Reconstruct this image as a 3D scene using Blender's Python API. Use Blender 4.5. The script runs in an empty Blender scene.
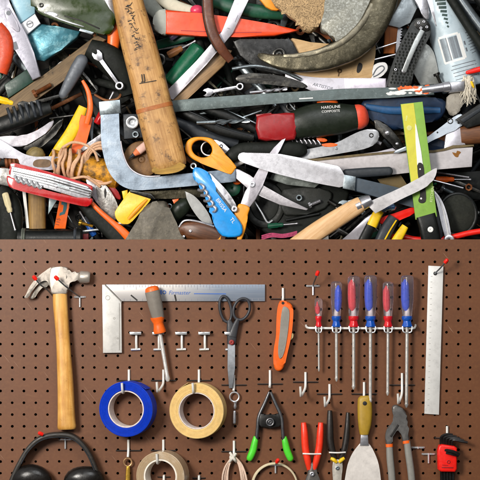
import bpy, bmesh, math, random
from mathutils import Vector, Matrix
rt = random.Random(77)
sc = bpy.context.scene
COL = sc.collection
S = 0.002                                   # metres for one unit of drawing
PITCH = math.radians(50)                    # board and heap lean back 50 degrees from flat
R0 = Matrix.Rotation(PITCH, 4, 'X')
ORIG = Vector((0, 0, 1.1))

def world(x, y, z=0.0):
    return ORIG + R0 @ Vector(((x - 240) * S, (240 - y) * S, z * S))

# ------------------------------------------------------------------ colours and materials
def lin(h, k=1.0):
    h = h.lstrip('#')
    out = []
    for i in (0, 2, 4):
        c = int(h[i:i + 2], 16) / 255
        out.append((c / 12.92 if c <= 0.04045 else ((c + 0.055) / 1.055) ** 2.4) * k)
    return tuple(out)

def _base(name):
    m = bpy.data.materials.new(name)
    m.use_nodes = True
    nt = m.node_tree
    p = nt.nodes['Principled BSDF']
    tc = nt.nodes.new('ShaderNodeTexCoord')
    return m, nt, p, tc

def _mix(nt, fac, a, b, mode='MIX'):
    n = nt.nodes.new('ShaderNodeMix')
    n.data_type = 'RGBA'
    n.blend_type = mode
    for sock, v in ((n.inputs[0], fac), (n.inputs[6], a), (n.inputs[7], b)):
        if hasattr(v, 'links'):
            nt.links.new(v, sock)
        elif isinstance(v, (int, float)):
            sock.default_value = v
        else:
            sock.default_value = (*v, 1)
    return n.outputs[2]

def _noise(nt, vec, scale, detail=4, rough=0.6):
    n = nt.nodes.new('ShaderNodeTexNoise')
    n.inputs['Scale'].default_value = scale
    n.inputs['Detail'].default_value = detail
    n.inputs['Roughness'].default_value = rough
    nt.links.new(vec, n.inputs['Vector'])
    return n.outputs['Fac']

def _ramp(nt, fac, lo, hi):
    n = nt.nodes.new('ShaderNodeMapRange')
    n.inputs[1].default_value = lo
    n.inputs[2].default_value = hi
    nt.links.new(fac, n.inputs[0])
    return n.outputs[0]

def _map(nt, vec, rot=0.0, scale=(1, 1, 1)):
    r = nt.nodes.new('ShaderNodeMapping')
    r.inputs['Rotation'].default_value = (0, 0, rot)
    nt.links.new(vec, r.inputs['Vector'])
    s = nt.nodes.new('ShaderNodeMapping')
    s.inputs['Scale'].default_value = scale
    nt.links.new(r.outputs[0], s.inputs['Vector'])
    return s.outputs[0]

def _bump(nt, p, h, strength, dist=0.0006):
    b = nt.nodes.new('ShaderNodeBump')
    b.inputs['Strength'].default_value = strength
    b.inputs['Distance'].default_value = dist
    nt.links.new(h, b.inputs['Height'])
    nt.links.new(b.outputs[0], p.inputs['Normal'])

MATS = {}
def mat(name, hexc, rough=0.45, metal=0.0, var=0.18, scale=60, spot=None, spot_amt=0.0, spot_scale=35,
        bump=0.12, bscale=350, scratch=0.0, ang=0.0, trans=0.0, ior=1.45, k=1.0, coat=0.0, spec=0.5, smix=0.62, grime=0.4):
    """mottled plastic, paint or metal: base colour with soft variation, optional blotches and scratches"""
    if name in MATS:
        return MATS[name]
    m, nt, p, tc = _base(name)
    c = lin(hexc, k)
    v = tc.outputs['Object']
    n1 = _noise(nt, v, scale)
    col = _mix(nt, _ramp(nt, n1, 0.3, 0.7), tuple(x * (1 - var) for x in c), tuple(min(x * (1 + var), 0.95) for x in c))
    if spot:
        n2 = _noise(nt, v, spot_scale, 6, 0.7)
        t = 0.62 - spot_amt * 0.35
        fm = nt.nodes.new('ShaderNodeMath'); fm.operation = 'MULTIPLY'; fm.inputs[1].default_value = smix
        nt.links.new(_ramp(nt, n2, t, t + 0.2), fm.inputs[0])
        col = _mix(nt, fm.outputs[0], col, lin(spot, k))
    rr = _noise(nt, v, scale * 2.3, 5)
    if scratch:
        sv = _map(nt, v, -ang, (25, 420, 100))
        ns = _noise(nt, sv, 1.0, 3)
        f = _ramp(nt, ns, 0.56, 0.75)
        sm = nt.nodes.new('ShaderNodeMath'); sm.operation = 'MULTIPLY'
        sm.inputs[1].default_value = scratch
        nt.links.new(f, sm.inputs[0])
        col = _mix(nt, sm.outputs[0], col, tuple(x * 0.45 for x in c))
    if grime:
        ng = _noise(nt, v, 42, 9, 0.78)
        gm = nt.nodes.new('ShaderNodeMath'); gm.operation = 'MULTIPLY'; gm.inputs[1].default_value = grime
        nt.links.new(_ramp(nt, ng, 0.5, 0.78), gm.inputs[0])
        col = _mix(nt, gm.outputs[0], col, tuple(x * 0.25 + g_ for x, g_ in zip(c, (.022, .018, .013))))
        sv2 = _map(nt, v, 0.7 + len(name) * 0.37, (30, 700, 60))
        n5 = _noise(nt, sv2, 1.0, 2)
        g2 = nt.nodes.new('ShaderNodeMath'); g2.operation = 'MULTIPLY'; g2.inputs[1].default_value = grime * .8
        nt.links.new(_ramp(nt, n5, 0.7, 0.76), g2.inputs[0])
        col = _mix(nt, g2.outputs[0], col, tuple(min(x * 1.5 + .05, .9) for x in c))
    nt.links.new(col, p.inputs['Base Color'])
    mr = nt.nodes.new('ShaderNodeMapRange')
    mr.inputs[1].default_value = 0.3; mr.inputs[2].default_value = 0.7
    mr.inputs[3].default_value = max(rough - 0.1, 0.03); mr.inputs[4].default_value = min(rough + 0.12, 1)
    nt.links.new(rr, mr.inputs[0])
    nt.links.new(mr.outputs[0], p.inputs['Roughness'])
    p.inputs['Metallic'].default_value = metal
    p.inputs['Specular IOR Level'].default_value = spec
    p.inputs['Transmission Weight'].default_value = trans
    p.inputs['IOR'].default_value = ior
    p.inputs['Coat Weight'].default_value = coat
    if bump:
        _bump(nt, p, _noise(nt, v, bscale, 3), bump)
    MATS[name] = m
    return m

def wood(name, c1, c2, ang=0.0, rough=0.55, dirt=None, dirt_amt=0.3, grain=1.0):
    """grain runs along the direction ang (degrees in the plane of the picture, anticlockwise)"""
    if name in MATS:
        return MATS[name]
    m, nt, p, tc = _base(name)
    v = _map(nt, tc.outputs['Object'], -math.radians(ang), (18 * grain, 260 * grain, 260 * grain))
    n = _noise(nt, v, 1.0, 5, 0.65)
    col = _mix(nt, _ramp(nt, n, 0.34, 0.68), lin(c1), lin(c2))
    n3 = _noise(nt, tc.outputs['Object'], 22, 5)
    col = _mix(nt, _ramp(nt, n3, 0.45, 0.85), col, tuple(x * 0.7 for x in lin(c2)))
    if dirt:
        n4 = _noise(nt, tc.outputs['Object'], 48, 6, 0.75)
        t = 0.66 - dirt_amt * 0.3
        col = _mix(nt, _ramp(nt, n4, t, t + 0.12), col, lin(dirt))
    nt.links.new(col, p.inputs['Base Color'])
    p.inputs['Roughness'].default_value = rough
    _bump(nt, p, n, 0.25)
    MATS[name] = m
    return m

# ------------------------------------------------------------------ shape builder (coordinates as in the drawing, y down, z towards the viewer)
def crom(pts, n=4, closed=True):
    pts = [tuple(p) for p in pts]
    N = len(pts)
    out = []
    rng = N if closed else N - 1
    for i in range(rng):
        if closed:
            a, b, c, d = pts[i - 1], pts[i], pts[(i + 1) % N], pts[(i + 2) % N]
        else:
            a, b, c, d = pts[max(i - 1, 0)], pts[i], pts[i + 1], pts[min(i + 2, N - 1)]
        for j in range(n):
            t = j / n
            out.append(tuple(0.5 * (2 * B + (C - A) * t + (2 * A - 5 * B + 4 * C - D) * t * t + (3 * B - A - 3 * C + D) * t ** 3)
                             for A, B, C, D in zip(a, b, c, d)))
    if not closed:
        out.append(pts[-1])
    return out

def line_poly(pts, w0, w1=None):
    """outline of a strip of width w0..w1 along a 2-D path"""
    w1 = w0 if w1 is None else w1
    n = len(pts)
    L, Rr = [], []
    for i, p in enumerate(pts):
        a, b = pts[max(i - 1, 0)], pts[min(i + 1, n - 1)]
        dx, dy = b[0] - a[0], b[1] - a[1]
        d = math.hypot(dx, dy) or 1
        w = (w0 + (w1 - w0) * i / max(n - 1, 1)) / 2
        L.append((p[0] - dy / d * w, p[1] + dx / d * w))
        Rr.append((p[0] + dy / d * w, p[1] - dx / d * w))
    return L + Rr[::-1]

def circ(cx, cy, r, n=24, ry=None, a0=0.0):
    ry = r if ry is None else ry
    return [(cx + r * math.cos(a0 + 2 * math.pi * i / n), cy + ry * math.sin(a0 + 2 * math.pi * i / n)) for i in range(n)]

class MB:
    def __init__(self):
        self.bm = bmesh.new()
    def _new(self):
        return bmesh.new()
    def _merge(self, bm):
        me = bpy.data.meshes.new('tmp')
        bm.to_mesh(me); bm.free()
        self.bm.from_mesh(me)
        bpy.data.meshes.remove(me)
        return self
    def prism(self, poly, z0, z1, bev=0.5, seg=2, cr=0, hole=None):
        if cr:
            poly = crom(poly, cr)
        bm = self._new()
        # drop repeated points
        P = []
        for q in poly:
            if not P or math.hypot(q[0] - P[-1][0], q[1] - P[-1][1]) > 0.02:
                P.append(q)
        if math.hypot(P[0][0] - P[-1][0], P[0][1] - P[-1][1]) < 0.02:
            P.pop()
        if hole is None:
            t = [bm.verts.new((x, y, z1)) for x, y in P]
            f = bm.faces.new(t)
            lo = [bm.verts.new((x, y, z0)) for x, y in P]
            n = len(P)
            for i in range(n):
                bm.faces.new((t[i], lo[i], lo[(i + 1) % n], t[(i + 1) % n]))
            bm.faces.new(lo[::-1])
            edges = [e for e in f.edges]
        else:
            # outline with one hole of the same point count: ring of quads
            n = len(P)
            H = hole
            t = [bm.verts.new((x, y, z1)) for x, y in P]; lo = [bm.verts.new((x, y, z0)) for x, y in P]
            ht = [bm.verts.new((x, y, z1)) for x, y in H]; hl = [bm.verts.new((x, y, z0)) for x, y in H]
            edges = []
            for i in range(n):
                j = (i + 1) % n
                bm.faces.new((t[i], t[j], ht[j], ht[i]))
                bm.faces.new((lo[i], hl[i], hl[j], lo[j]))
                bm.faces.new((t[i], lo[i], lo[j], t[j]))
                bm.faces.new((ht[i], ht[j], hl[j], hl[i]))
            for i in range(n):
                j = (i + 1) % n
                edges.append(bm.edges.get((t[i], t[j]))); edges.append(bm.edges.get((ht[i], ht[j])))
        if bev:
            bmesh.ops.bevel(bm, geom=edges, offset=bev, segments=seg, profile=0.5, affect='EDGES', clamp_overlap=True)
        return self._merge(bm)
    def rings(self, rings, closed=False, cap=True):
        bm = self._new()
        V = [[bm.verts.new(p) for p in r] for r in rings]
        n = len(V[0])
        m = len(V)
        for i in range(m if closed else m - 1):
            A, B = V[i], V[(i + 1) % m]
            for j in range(n):
                k = (j + 1) % n
                bm.faces.new((A[j], A[k], B[k], B[j]))
        if cap and not closed:
            bm.faces.new(V[0][::-1]); bm.faces.new(V[-1])
        return self._merge(bm)
    def loft(self, path, e=2.4, seg=20, cr=4, flutes=0, fd=0.06):
        """path of (x, y, z, half width in plane, half thickness in z)"""
        if cr:
            path = crom(path, cr, closed=False)
        R = []
        n = len(path)
        for i, (x, y, z, w, h) in enumerate(path):
            a, b = path[max(i - 1, 0)], path[min(i + 1, n - 1)]
            dx, dy = b[0] - a[0], b[1] - a[1]
            d = math.hypot(dx, dy) or 1
            nx, ny = -dy / d, dx / d
            r = []
            for k in range(seg):
                t = 2 * math.pi * k / seg
                c, s_ = math.cos(t), math.sin(t)
                c2 = math.copysign(abs(c) ** (2 / e), c) * max(w, 0.05)
                s2 = math.copysign(abs(s_) ** (2 / e), s_) * max(h, 0.05)
                if flutes:
                    q = 1 - fd * (0.5 + 0.5 * math.cos(flutes * t))
                    c2 *= q; s2 *= q
                r.append((x + nx * c2, y + ny * c2, z + s2))
            R.append(r)
        return self.rings(R)
    def bar(self, p0, p1, ws, hs=None, z=0.0, z1=None, e=2.6, rnd=(1, 1), seg=20, flutes=0, fd=0.06, cr=3):
        """straight handle from p0 to p1 with half widths ws spread evenly, both ends rounded"""
        z1 = z if z1 is None else z1
        hs = ws if hs is None else (hs if isinstance(hs, (list, tuple)) else [hs] * len(ws))
        L = math.hypot(p1[0] - p0[0], p1[1] - p0[1])
        def at(t):
            f = min(max(t, 0), 1) * (len(ws) - 1)
            i = min(int(f), len(ws) - 2); u = f - i
            return ws[i] + (ws[i + 1] - ws[i]) * u, hs[i] + (hs[i + 1] - hs[i]) * u
        ts = []
        r0 = min(ws[0] * rnd[0], L * 0.45); r1 = min(ws[-1] * rnd[1], L * 0.45)
        st = []
        if r0 > 0.01:
            for a in (0.02, 0.15, 0.35, 0.6, 0.85): st.append((r0 * a / L, math.sqrt(1 - (1 - a) ** 2)))
        else:
            st.append((0, 1))
        for i in range(9):
            t = (r0 + (L - r0 - r1) * i / 8) / L
            st.append((t, 1))
        if r1 > 0.01:
            for a in (0.85, 0.6, 0.35, 0.15, 0.02): st.append((1 - r1 * a / L, math.sqrt(1 - (1 - a) ** 2)))
        path = []
        for t, f in st:
            w, h = at(t)
            path.append((p0[0] + (p1[0] - p0[0]) * t, p0[1] + (p1[1] - p0[1]) * t, z + (z1 - z) * t, w * f, h * f))
        return self.loft(path, e=e, seg=seg, cr=0, flutes=flutes, fd=fd)
    def tube(self, pts, r=1.0, seg=8, cr=5, closed=False):
        P = [Vector(p[:3]) for p in (crom(pts, cr, closed) if cr else pts)]
        n = len(P)
        if not isinstance(r, (list, tuple)):
            rr = [r] * n
        else:
            rr = [r[0] + (r[-1] - r[0]) * i / (n - 1) for i in range(n)] if len(r) == 2 else r
        up = Vector((0.13, 0.21, 1)).normalized()
        R = []
        prev = None
        for i in range(n):
            a = P[i - 1] if (i > 0 or closed) else P[0]
            b = P[(i + 1) % n] if (i < n - 1 or closed) else P[-1]
            t = (b - a).normalized() if (b - a).length > 1e-6 else Vector((1, 0, 0))
            if prev is None:
                u = up.cross(t)
                if u.length < 0.1: u = Vector((1, 0, 0)).cross(t)
                u.normalize()
            else:
                u = (prev - t * prev.dot(t)).normalized()
            prev = u
            w = t.cross(u)
            R.append([tuple(P[i] + (u * math.cos(2 * math.pi * k / seg) + w * math.sin(2 * math.pi * k / seg)) * rr[i]) for k in range(seg)])
        return self.rings(R, closed=closed)
    def lathe(self, p0, p1, prof, seg=28, flutes=0, fd=0.08, f_rng=(0, 1)):
        """profile of (distance along, radius) round the axis p0-p1"""
        a, b = Vector(p0), Vector(p1)
        t = (b - a).normalized()
        u = Vector((0, 0, 1)).cross(t)
        if u.length < 0.05: u = Vector((1, 0, 0)).cross(t)
        u.normalize(); w = t.cross(u)
        R = []
        for d, r in prof:
            c = a + t * d
            ring = []
            for k in range(seg):
                th = 2 * math.pi * k / seg
                q = 1 - (fd * (0.5 + 0.5 * math.cos(flutes * th)) if flutes and f_rng[0] <= d <= f_rng[1] else 0)
                ring.append(tuple(c + (u * math.cos(th) + w * math.sin(th)) * max(r, 0.03) * q))
            R.append(ring)
        return self.rings(R)
    def annulus(self, cx, cy, z0, z1, ro, ri, seg=64, bev=0.8, ry=1.0):
        prof = [(ri, z0), (ro, z0), (ro, z1 - bev), (ro - bev * 0.3, z1 - bev * 0.3), (ro - bev, z1), (ri + bev, z1), (ri + bev * 0.3, z1 - bev * 0.3), (ri, z1 - bev)]
        R = []
        for k in range(seg):
            t = 2 * math.pi * k / seg
            R.append([(cx + r * math.cos(t), cy + r * ry * math.sin(t), z) for r, z in prof])
        return self.rings(R, closed=True)
    def ball(self, cx, cy, cz, rx, ry=None, rz=None, seg=20):
        ry = rx if ry is None else ry; rz = rx if rz is None else rz
        bm = self._new()
        bmesh.ops.create_uvsphere(bm, u_segments=seg, v_segments=seg // 2, radius=1)
        for v in bm.verts:
            v.co = (cx + v.co.x * rx, cy + v.co.y * ry, cz + v.co.z * rz)
        return self._merge(bm)
    def text(self, body, x, y, size, ang=0.0, z=0.0, depth=0.25, align='LEFT', shear=0.0, mirror=False):
        cu = bpy.data.curves.new('tmptext', 'FONT')
        cu.body = body; cu.size = 1; cu.align_x = align; cu.resolution_u = 3; cu.shear = shear
        o = bpy.data.objects.new('tmptext', cu)
        COL.objects.link(o)
        bpy.context.view_layer.update()
        me = o.evaluated_get(bpy.context.evaluated_depsgraph_get()).to_mesh()
        bm = self._new(); bm.from_mesh(me)
        o.evaluated_get(bpy.context.evaluated_depsgraph_get()).to_mesh_clear()
        bpy.data.objects.remove(o); bpy.data.curves.remove(cu)
        ca, sa = math.cos(math.radians(ang)), math.sin(math.radians(ang))
        for v in bm.verts:
            a, b = v.co.x * size, -v.co.y * size
            v.co = (x + a * ca + b * sa, y - a * sa + b * ca, z + depth)
        return self._merge(bm)
    def jitter(self, amp, scale=0.3, seed=1):
        from mathutils import noise
        for v in self.bm.verts:
            n = noise.noise_vector(v.co * scale + Vector((seed * 7.3, seed * 3.1, 0)))
            v.co += n * amp
        return self
    def mesh(self, name, org, tilt, m, sharp=38):
        bm = self.bm
        ox, oy, oz = org
        for v in bm.verts:
            x, y, z = v.co
            if tilt:
                z += (x - tilt[0]) * tilt[2] + (y - tilt[1]) * tilt[3]
            v.co = ((x - ox) * S, (oy - y) * S, (z - oz) * S)
        bmesh.ops.recalc_face_normals(bm, faces=bm.faces)
        me = bpy.data.meshes.new(name)
        bm.to_mesh(me); bm.free()
        me.polygons.foreach_set('use_smooth', [True] * len(me.polygons))
        me.set_sharp_from_angle(angle=math.radians(sharp))
        me.materials.append(m)
        return me

def _tag(o, label, cat, group):
    if label: o['label'] = label
    if cat: o['category'] = cat
    if group: o['group'] = group

class G:
    """a thing: an Empty at its base that parents its parts"""
    def __init__(s, name, label, cat, x, y, z=0.0, group=None, tilt=None):
        if tilt is None and group == 'loose tools in the heap': tilt = (x, y, rt.uniform(-.05, .05), rt.uniform(-.05, .05))
        s.org, s.tilt = (x, y, z), tilt
        s.o = bpy.data.objects.new(name, None)
        s.o.empty_display_size = 0.02
        COL.objects.link(s.o)
        s.o.location = world(x, y, z)
        s.o.rotation_euler = (PITCH, 0, 0)
        _tag(s.o, label, cat, group)
    def add(s, part, b, m, parent=None, label=None, sharp=38):
        o = bpy.data.objects.new(part, b.mesh(part, s.org, s.tilt, m, sharp))
        COL.objects.link(o)
        o.parent = parent or s.o
        if label: o['label'] = label
        return o

def solo(name, label, cat, b, m, x, y, z=0.0, group=None, tilt=None, kind=None, sharp=38):
    if tilt is None and group == 'loose tools in the heap': tilt = (x, y, rt.uniform(-.06, .06), rt.uniform(-.06, .06))
    o = bpy.data.objects.new(name, b.mesh(name, (x, y, z), tilt, m, sharp))
    COL.objects.link(o)
    o.location = world(x, y, z)
    o.rotation_euler = (PITCH, 0, 0)
    _tag(o, label, cat, group)
    if kind: o['kind'] = kind
    return o

def copy_thing(root, x, y, z, label, turn=0.0):
    def cp(o, par):
        c = o.copy(); COL.objects.link(c)
        if par: c.parent = par
        for ch in o.children: cp(ch, c)
        return c
    r = cp(root, None)
    r.location = world(x, y, z)
    r.rotation_euler = (R0 @ Matrix.Rotation(math.radians(turn), 4, 'Z')).to_euler()
    r['label'] = label
    return r
# ------------------------------------------------------------------ the materials used again and again
steel = mat('bright_steel', 'c2c1c6', 0.28, 0.8, 0.08, 40, scratch=0.35, bump=0.05, spot='8d8a88', spot_amt=0.15, spot_scale=60)
steel_v = mat('bright_steel_upright', 'd2d1d6', 0.34, 0.6, 0.08, 40, scratch=0.35, ang=1.57, bump=0.05)
pale_steel = mat('pale_blade_steel', 'cbc7ce', 0.34, 0.5, 0.06, 30, scratch=0.25, ang=-0.25, bump=0.05, spot='9a9598', spot_amt=0.25, spot_scale=50)
grey_steel = mat('worn_grey_steel', '858e92', 0.32, 0.85, 0.2, 45, spot='c9d0d4', spot_amt=0.3, scratch=0.4, bump=0.15)
dark_steel = mat('dark_tool_steel', '393836', 0.3, 0.9, 0.3, 50, spot='77736a', spot_amt=0.25, bump=0.15)
rough_steel = mat('pitted_steel', '9b9a97', 0.45, 0.7, 0.3, 70, spot='55524d', spot_amt=0.55, spot_scale=160, bump=0.5, bscale=260)
forged = mat('forged_olive_steel', '4b4637', 0.34, 0.7, 0.25, 40, spot='857d68', spot_amt=0.28, spot_scale=170, bump=0.45, scratch=.35, bscale=220)
chrome = mat('chrome_wire', 'e2e4e6', 0.22, 0.7, 0.05, 40, bump=0)
white_wire = mat('white_coated_wire', 'e4e2dc', 0.4, 0.15, 0.06, 40, bump=0.05)
black_wire = mat('black_wire', '241c17', 0.5, 0.2, 0.1, 40, bump=0)
black_plastic = mat('black_plastic', '101211', 0.42, spec=.3, grime=.12, metal=0, var=0.3, scale=50, spot='2a2c2a', spot_amt=0.15, spot_scale=120, bump=0.2)
black_rubber = mat('black_rubber', '151814', 0.62, spec=.25, grime=.12, metal=0, var=0.3, scale=60, spot='2c2f2a', spot_amt=0.2, spot_scale=140, bump=0.35, bscale=260)
charcoal = mat('charcoal_plastic', '2a2e33', 0.45, spec=.35, grime=.15, metal=0, var=0.2, scale=50, spot='42474d', spot_amt=0.2, bump=0.2)
olive = mat('olive_green_plastic', '222e0f', 0.4, spec=.35, metal=0, var=0.3, scale=40, spot='4d5a2a', spot_amt=0.2, bump=0.15)
deep_green = mat('deep_green_plastic', '104a34', 0.4, 0, 0.2, 40, spot='2b6a4e', spot_amt=0.2)
dark_green = mat('dark_bottle_green', '1d231a', 0.36, spec=.35, grime=.15, metal=0, var=0.22, scale=45, spot='31372b', spot_amt=0.2, bump=0.15)
orange = mat('orange_plastic', 'f0661c', 0.4, 0, 0.12, 35, spot='b3440e', spot_amt=0.15, spot_scale=110)
red_orange = mat('red_orange_plastic', 'f04a1c', 0.38, 0, 0.12, 35, spot='a8300f', spot_amt=0.18, spot_scale=120, scratch=0.2)
amber = mat('amber_orange_plastic', 'f09a22', 0.42, 0, 0.1, 35, spot='c4741a', spot_amt=0.18, spot_scale=110)
yellow = mat('yellow_plastic', 'f2c21a', 0.42, 0, 0.14, 35, spot='b98a18', spot_amt=0.25, spot_scale=90)
red = mat('red_plastic', 'b01216', 0.3, 0, 0.12, 35, coat=0.3)
dark_red = mat('dark_red_plastic', '98161a', 0.4, 0, 0.15, 35, spot='5c0d10', spot_amt=0.2)
bright_red = mat('bright_red_plastic', 'ee2216', 0.36, 0, 0.08, 35)
navy = mat('navy_plastic', '0c2440', 0.5, 0, 0.3, 45, spot='1d3f60', spot_amt=0.3, spot_scale=60)
sky = mat('sky_blue_plastic', '1c93e0', 0.36, 0, 0.08, 35, spot='1270b4', spot_amt=0.15, coat=0.2)
white_paint = mat('white_print', 'e9e8e4', 0.5, 0, 0.04, 40, bump=0)
black_ink = mat('black_print', '1d1a18', 0.6, 0, 0.1, 40, bump=0)
grey_ink = mat('grey_print', '6c7076', 0.6, 0, 0.1, 40, bump=0)
teal_ink = mat('teal_print', '1c5b66', 0.6, 0, 0.1, 40, bump=0)
blue_ink = mat('blue_print', '3b63ad', 0.5, 0, 0.1, 40, bump=0)
brass = mat('brass', 'c39a3c', 0.34, 0.8, 0.2, 50, spot='7a5a1e', spot_amt=0.3, bump=0.15)
rust = mat('rusty_steel', '70401f', 0.6, 0.4, 0.35, 60, spot='a77a52', spot_amt=0.3, bump=0.4)
# ================================================================== THE HEAP OF TOOLS (upper half)
HG = 'loose tools in the heap'

# ---- bench under the heap and the unreadable tangle deep between the tools
bench_m = mat('oily_bench_board', '201c18', 0.7, 0, 0.3, 20, spot='3a332a', spot_amt=0.3)  # darkness of the gaps is put into the bench colour
bb = MB().prism([(-60, -60), (540, -60), (540, 300), (-60, 300)], -118, -104, 1)
solo('bench_surface', None, None, bb, bench_m, 240, 120, -110, kind='structure')

clutter_mats = [dark_steel, black_plastic, black_rubber, dark_steel, grey_steel, dark_green, charcoal, rust,
                black_plastic, forged, rough_steel, mat('rusty_orange_scrap', '8a4a22', 0.6, 0.1, 0.3, spot='4a2a18', spot_amt=0.4),
                mat('tan_scrap', '8c7656', 0.7, 0, 0.3, spot='5a4a34', spot_amt=0.4), deep_green]
rc = random.Random(21)
cl = [MB() for _ in clutter_mats]
for i in range(620):
    x, y = rc.uniform(-35, 515), rc.uniform(-35, 262)
    a = rc.uniform(0, math.pi); L = rc.uniform(14, 46); w = rc.uniform(1.3, 5.5); z = rc.uniform(-98, -66)
    dx, dy = math.cos(a) * L, math.sin(a) * L
    b = cl[rc.choices(range(len(clutter_mats)), [5, 6, 6, 4, 2, 4, 4, 2, 5, 2, 1, 1, 1, 1])[0]]
    k = rc.random()
    dz = rc.uniform(-8, 8)
    if k < 0.4:
        b.loft([(x - dx, y - dy, z - dz, w, w * .8), (x, y, z, w * rc.uniform(.7, 1.2), w * .8), (x + dx, y + dy, z + dz, w * .5, w * .5)], e=rc.uniform(2, 5), seg=12, cr=3)
    elif k < 0.62:
        b.tube([(x - dx, y - dy, z - dz), (x + rc.uniform(-8, 8), y + rc.uniform(-8, 8), z), (x + dx, y + dy, z + dz)], w * 0.3, 6, 4)
    elif k < 0.8:
        P = line_poly([(x - dx * .7, y - dy * .7), (x, y), (x + dx * .7, y + dy * .7)], w * 2.6, w * 0.8)
        b.prism(P, z - 1, z + 1, 0.5, 1)
    elif k < 0.9:
        b.annulus(x, y, z - 2, z + 2, w * 1.7, w * 0.9, 20, 0.5)
    else:
        b.bar((x - dx * .4, y - dy * .4), (x + dx * .4, y + dy * .4), [w, w * 1.3, w * 1.2, w], z=z, e=3)
for i in range(230):     # thin bright odds and ends that glint in the gaps
    x, y = rc.uniform(-30, 510), rc.uniform(-30, 258)
    a = rc.uniform(0, math.pi); L = rc.uniform(5, 20); z = rc.uniform(-76, -60); dx, dy = math.cos(a) * L, math.sin(a) * L
    b = cl[rc.choice([0, 4, 4, 9, 10, 10, 12, 7, 11, 13])]
    k = rc.random()
    if k < .4: b.tube([(x - dx, y - dy, z - 3), (x, y, z), (x + dx, y + dy, z + rc.uniform(-4, 4))], rc.uniform(.5, 1.3), 6, 3)
    elif k < .75: b.prism(line_poly([(x - dx, y - dy), (x + rc.uniform(-2, 2), y + rc.uniform(-2, 2)), (x + dx, y + dy)], rc.uniform(2, 6), rc.uniform(.5, 3)), z - .8, z + .8, .4, 1)
    elif k < .88: b.annulus(x, y, z - 1, z + 1, rc.uniform(2.5, 5), rc.uniform(1.2, 2.2), 18, .4)
    else: b.lathe((x - dx * .4, y - dy * .4, z - 2), (x + dx * .4, y + dy * .4, z + 2), [(0, 2.6), (2.4, 2.6), (2.5, 1.2), (L * .75, 1.1)], 8)
tangle = bpy.data.objects.new('tool_tangle', None)
bm_all = bmesh.new()
me_all = bpy.data.meshes.new('tool_tangle')
for i, b in enumerate(cl):
    me = b.mesh('t', (240, 120, -80), None, clutter_mats[i])
    n0 = len(bm_all.faces)
    bm_all.from_mesh(me)
    bm_all.faces.ensure_lookup_table()
    for f in bm_all.faces[n0:]: f.material_index = i
    bpy.data.meshes.remove(me)
bm_all.to_mesh(me_all); bm_all.free()
for m_ in clutter_mats: me_all.materials.append(m_)
bpy.data.objects.remove(tangle)
tangle = bpy.data.objects.new('tool_tangle', me_all); COL.objects.link(tangle)
tangle.location = world(240, 120, -80); tangle.rotation_euler = (PITCH, 0, 0); tangle['kind'] = 'stuff'
tangle['label'] = 'dark tangle of small worn tools deep down between the bigger ones'

# ---- wooden hammer handle standing through the heap (from top edge down to the clamp)
hw = wood('hammer_ash', 'cfa062', 'a37238', 105, dirt='5f4224', dirt_amt=0.42)
hammer_end = wood('hammer_end_grain', 'b98f3c', '8d6a28', 10, 0.7, dirt='6b4f1e', dirt_amt=0.4)
g = G('wooden_mallet', 'thick pale wooden handle with dark burnt writing, running down to the steel clamp bar', 'tool handle', 140, 80, -22, HG)
g.add('shaft', MB().loft([(123, -30, -20, 15.5, 11), (127, 0, -20, 15.5, 11), (137, 40, -20, 17.5, 12), (147, 78, -20, 18, 12), (154, 108, -20, 18.5, 12.5),
                           (161, 135, -20, 19, 13), (166, 156, -20, 18.5, 13), (168.5, 164, -20.4, 18, 12.5), (170, 168.5, -22, 16.5, 11)], e=3.2, seg=28, cr=4), hw)
g.add('end_grain', MB().prism(crom([(152, 168), (160, 163), (172, 161.5), (183, 163), (185, 167), (176, 172), (160, 174), (152, 172)], 4), -34, -9.4, 1.2), hammer_end)
t = MB()
rr = random.Random(5)
for i in range(30):     # burnt-in brush script, a column of short strokes
    u = i / 29; x0, y0 = 128 + u * 10 + rr.uniform(-3, 3), 4 + u * 46
    t.prism(line_poly([(x0 - rr.uniform(0, 3), y0 + rr.uniform(-1, 1)), (x0 + rr.uniform(0, 1.2), y0 + rr.uniform(-1, 1)), (x0 + rr.uniform(1, 3), y0 + rr.uniform(-2.5, 2.5))], 0.9, 0.35), -9, -7.6, 0)
g.add('burnt_monogram', MB().text('JJ', 141, 80, 9, 8, -7.1, 0.25), black_ink)
g.add('burnt_script', t, black_ink)
g.add('burnt_underline', MB().prism(line_poly([(139, 83), (156, 80)], 0.7), -8, -7.0, 0), black_ink)
g.add('painted_band', MB().loft([(153.2, 105, -20, 18.9, 12.9), (154.2, 109, -20, 19, 13)], e=3.2, seg=28, cr=0), mat('worn_orange_band', 'a8622c', 0.6, 0, 0.2, spot='6d4524', spot_amt=0.3))

# ---- orange-red box cutter beside it
g = G('box_cutter', 'long orange-red plastic knife handle with a rounded grey end cap', 'knife', 230, 22, -44, HG)
g.add('handle', MB().prism([(164, 6), (200, 9.5), (240, 15), (275, 21), (300, 26.5), (290, 29), (275, 32.5), (240, 34), (200, 33), (164, 31)], -52, -37, 2.6, 3), red_orange)
g.add('end_cap', MB().prism(crom([(166, 7), (158, 6.5), (153.5, 10), (151.5, 18), (153, 26), (158, 30), (166, 30.5)], 3), -51.5, -37.6, 2.4, 3), mat('grey_white_cap', 'a3a59b', 0.5, 0, 0.1, spot='84867c', spot_amt=0.1))
g.add('groove', MB().prism(line_poly([(180, 27.5), (230, 29.5), (262, 29)], 0.8), -38, -36.8, 0), dark_red)

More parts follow.
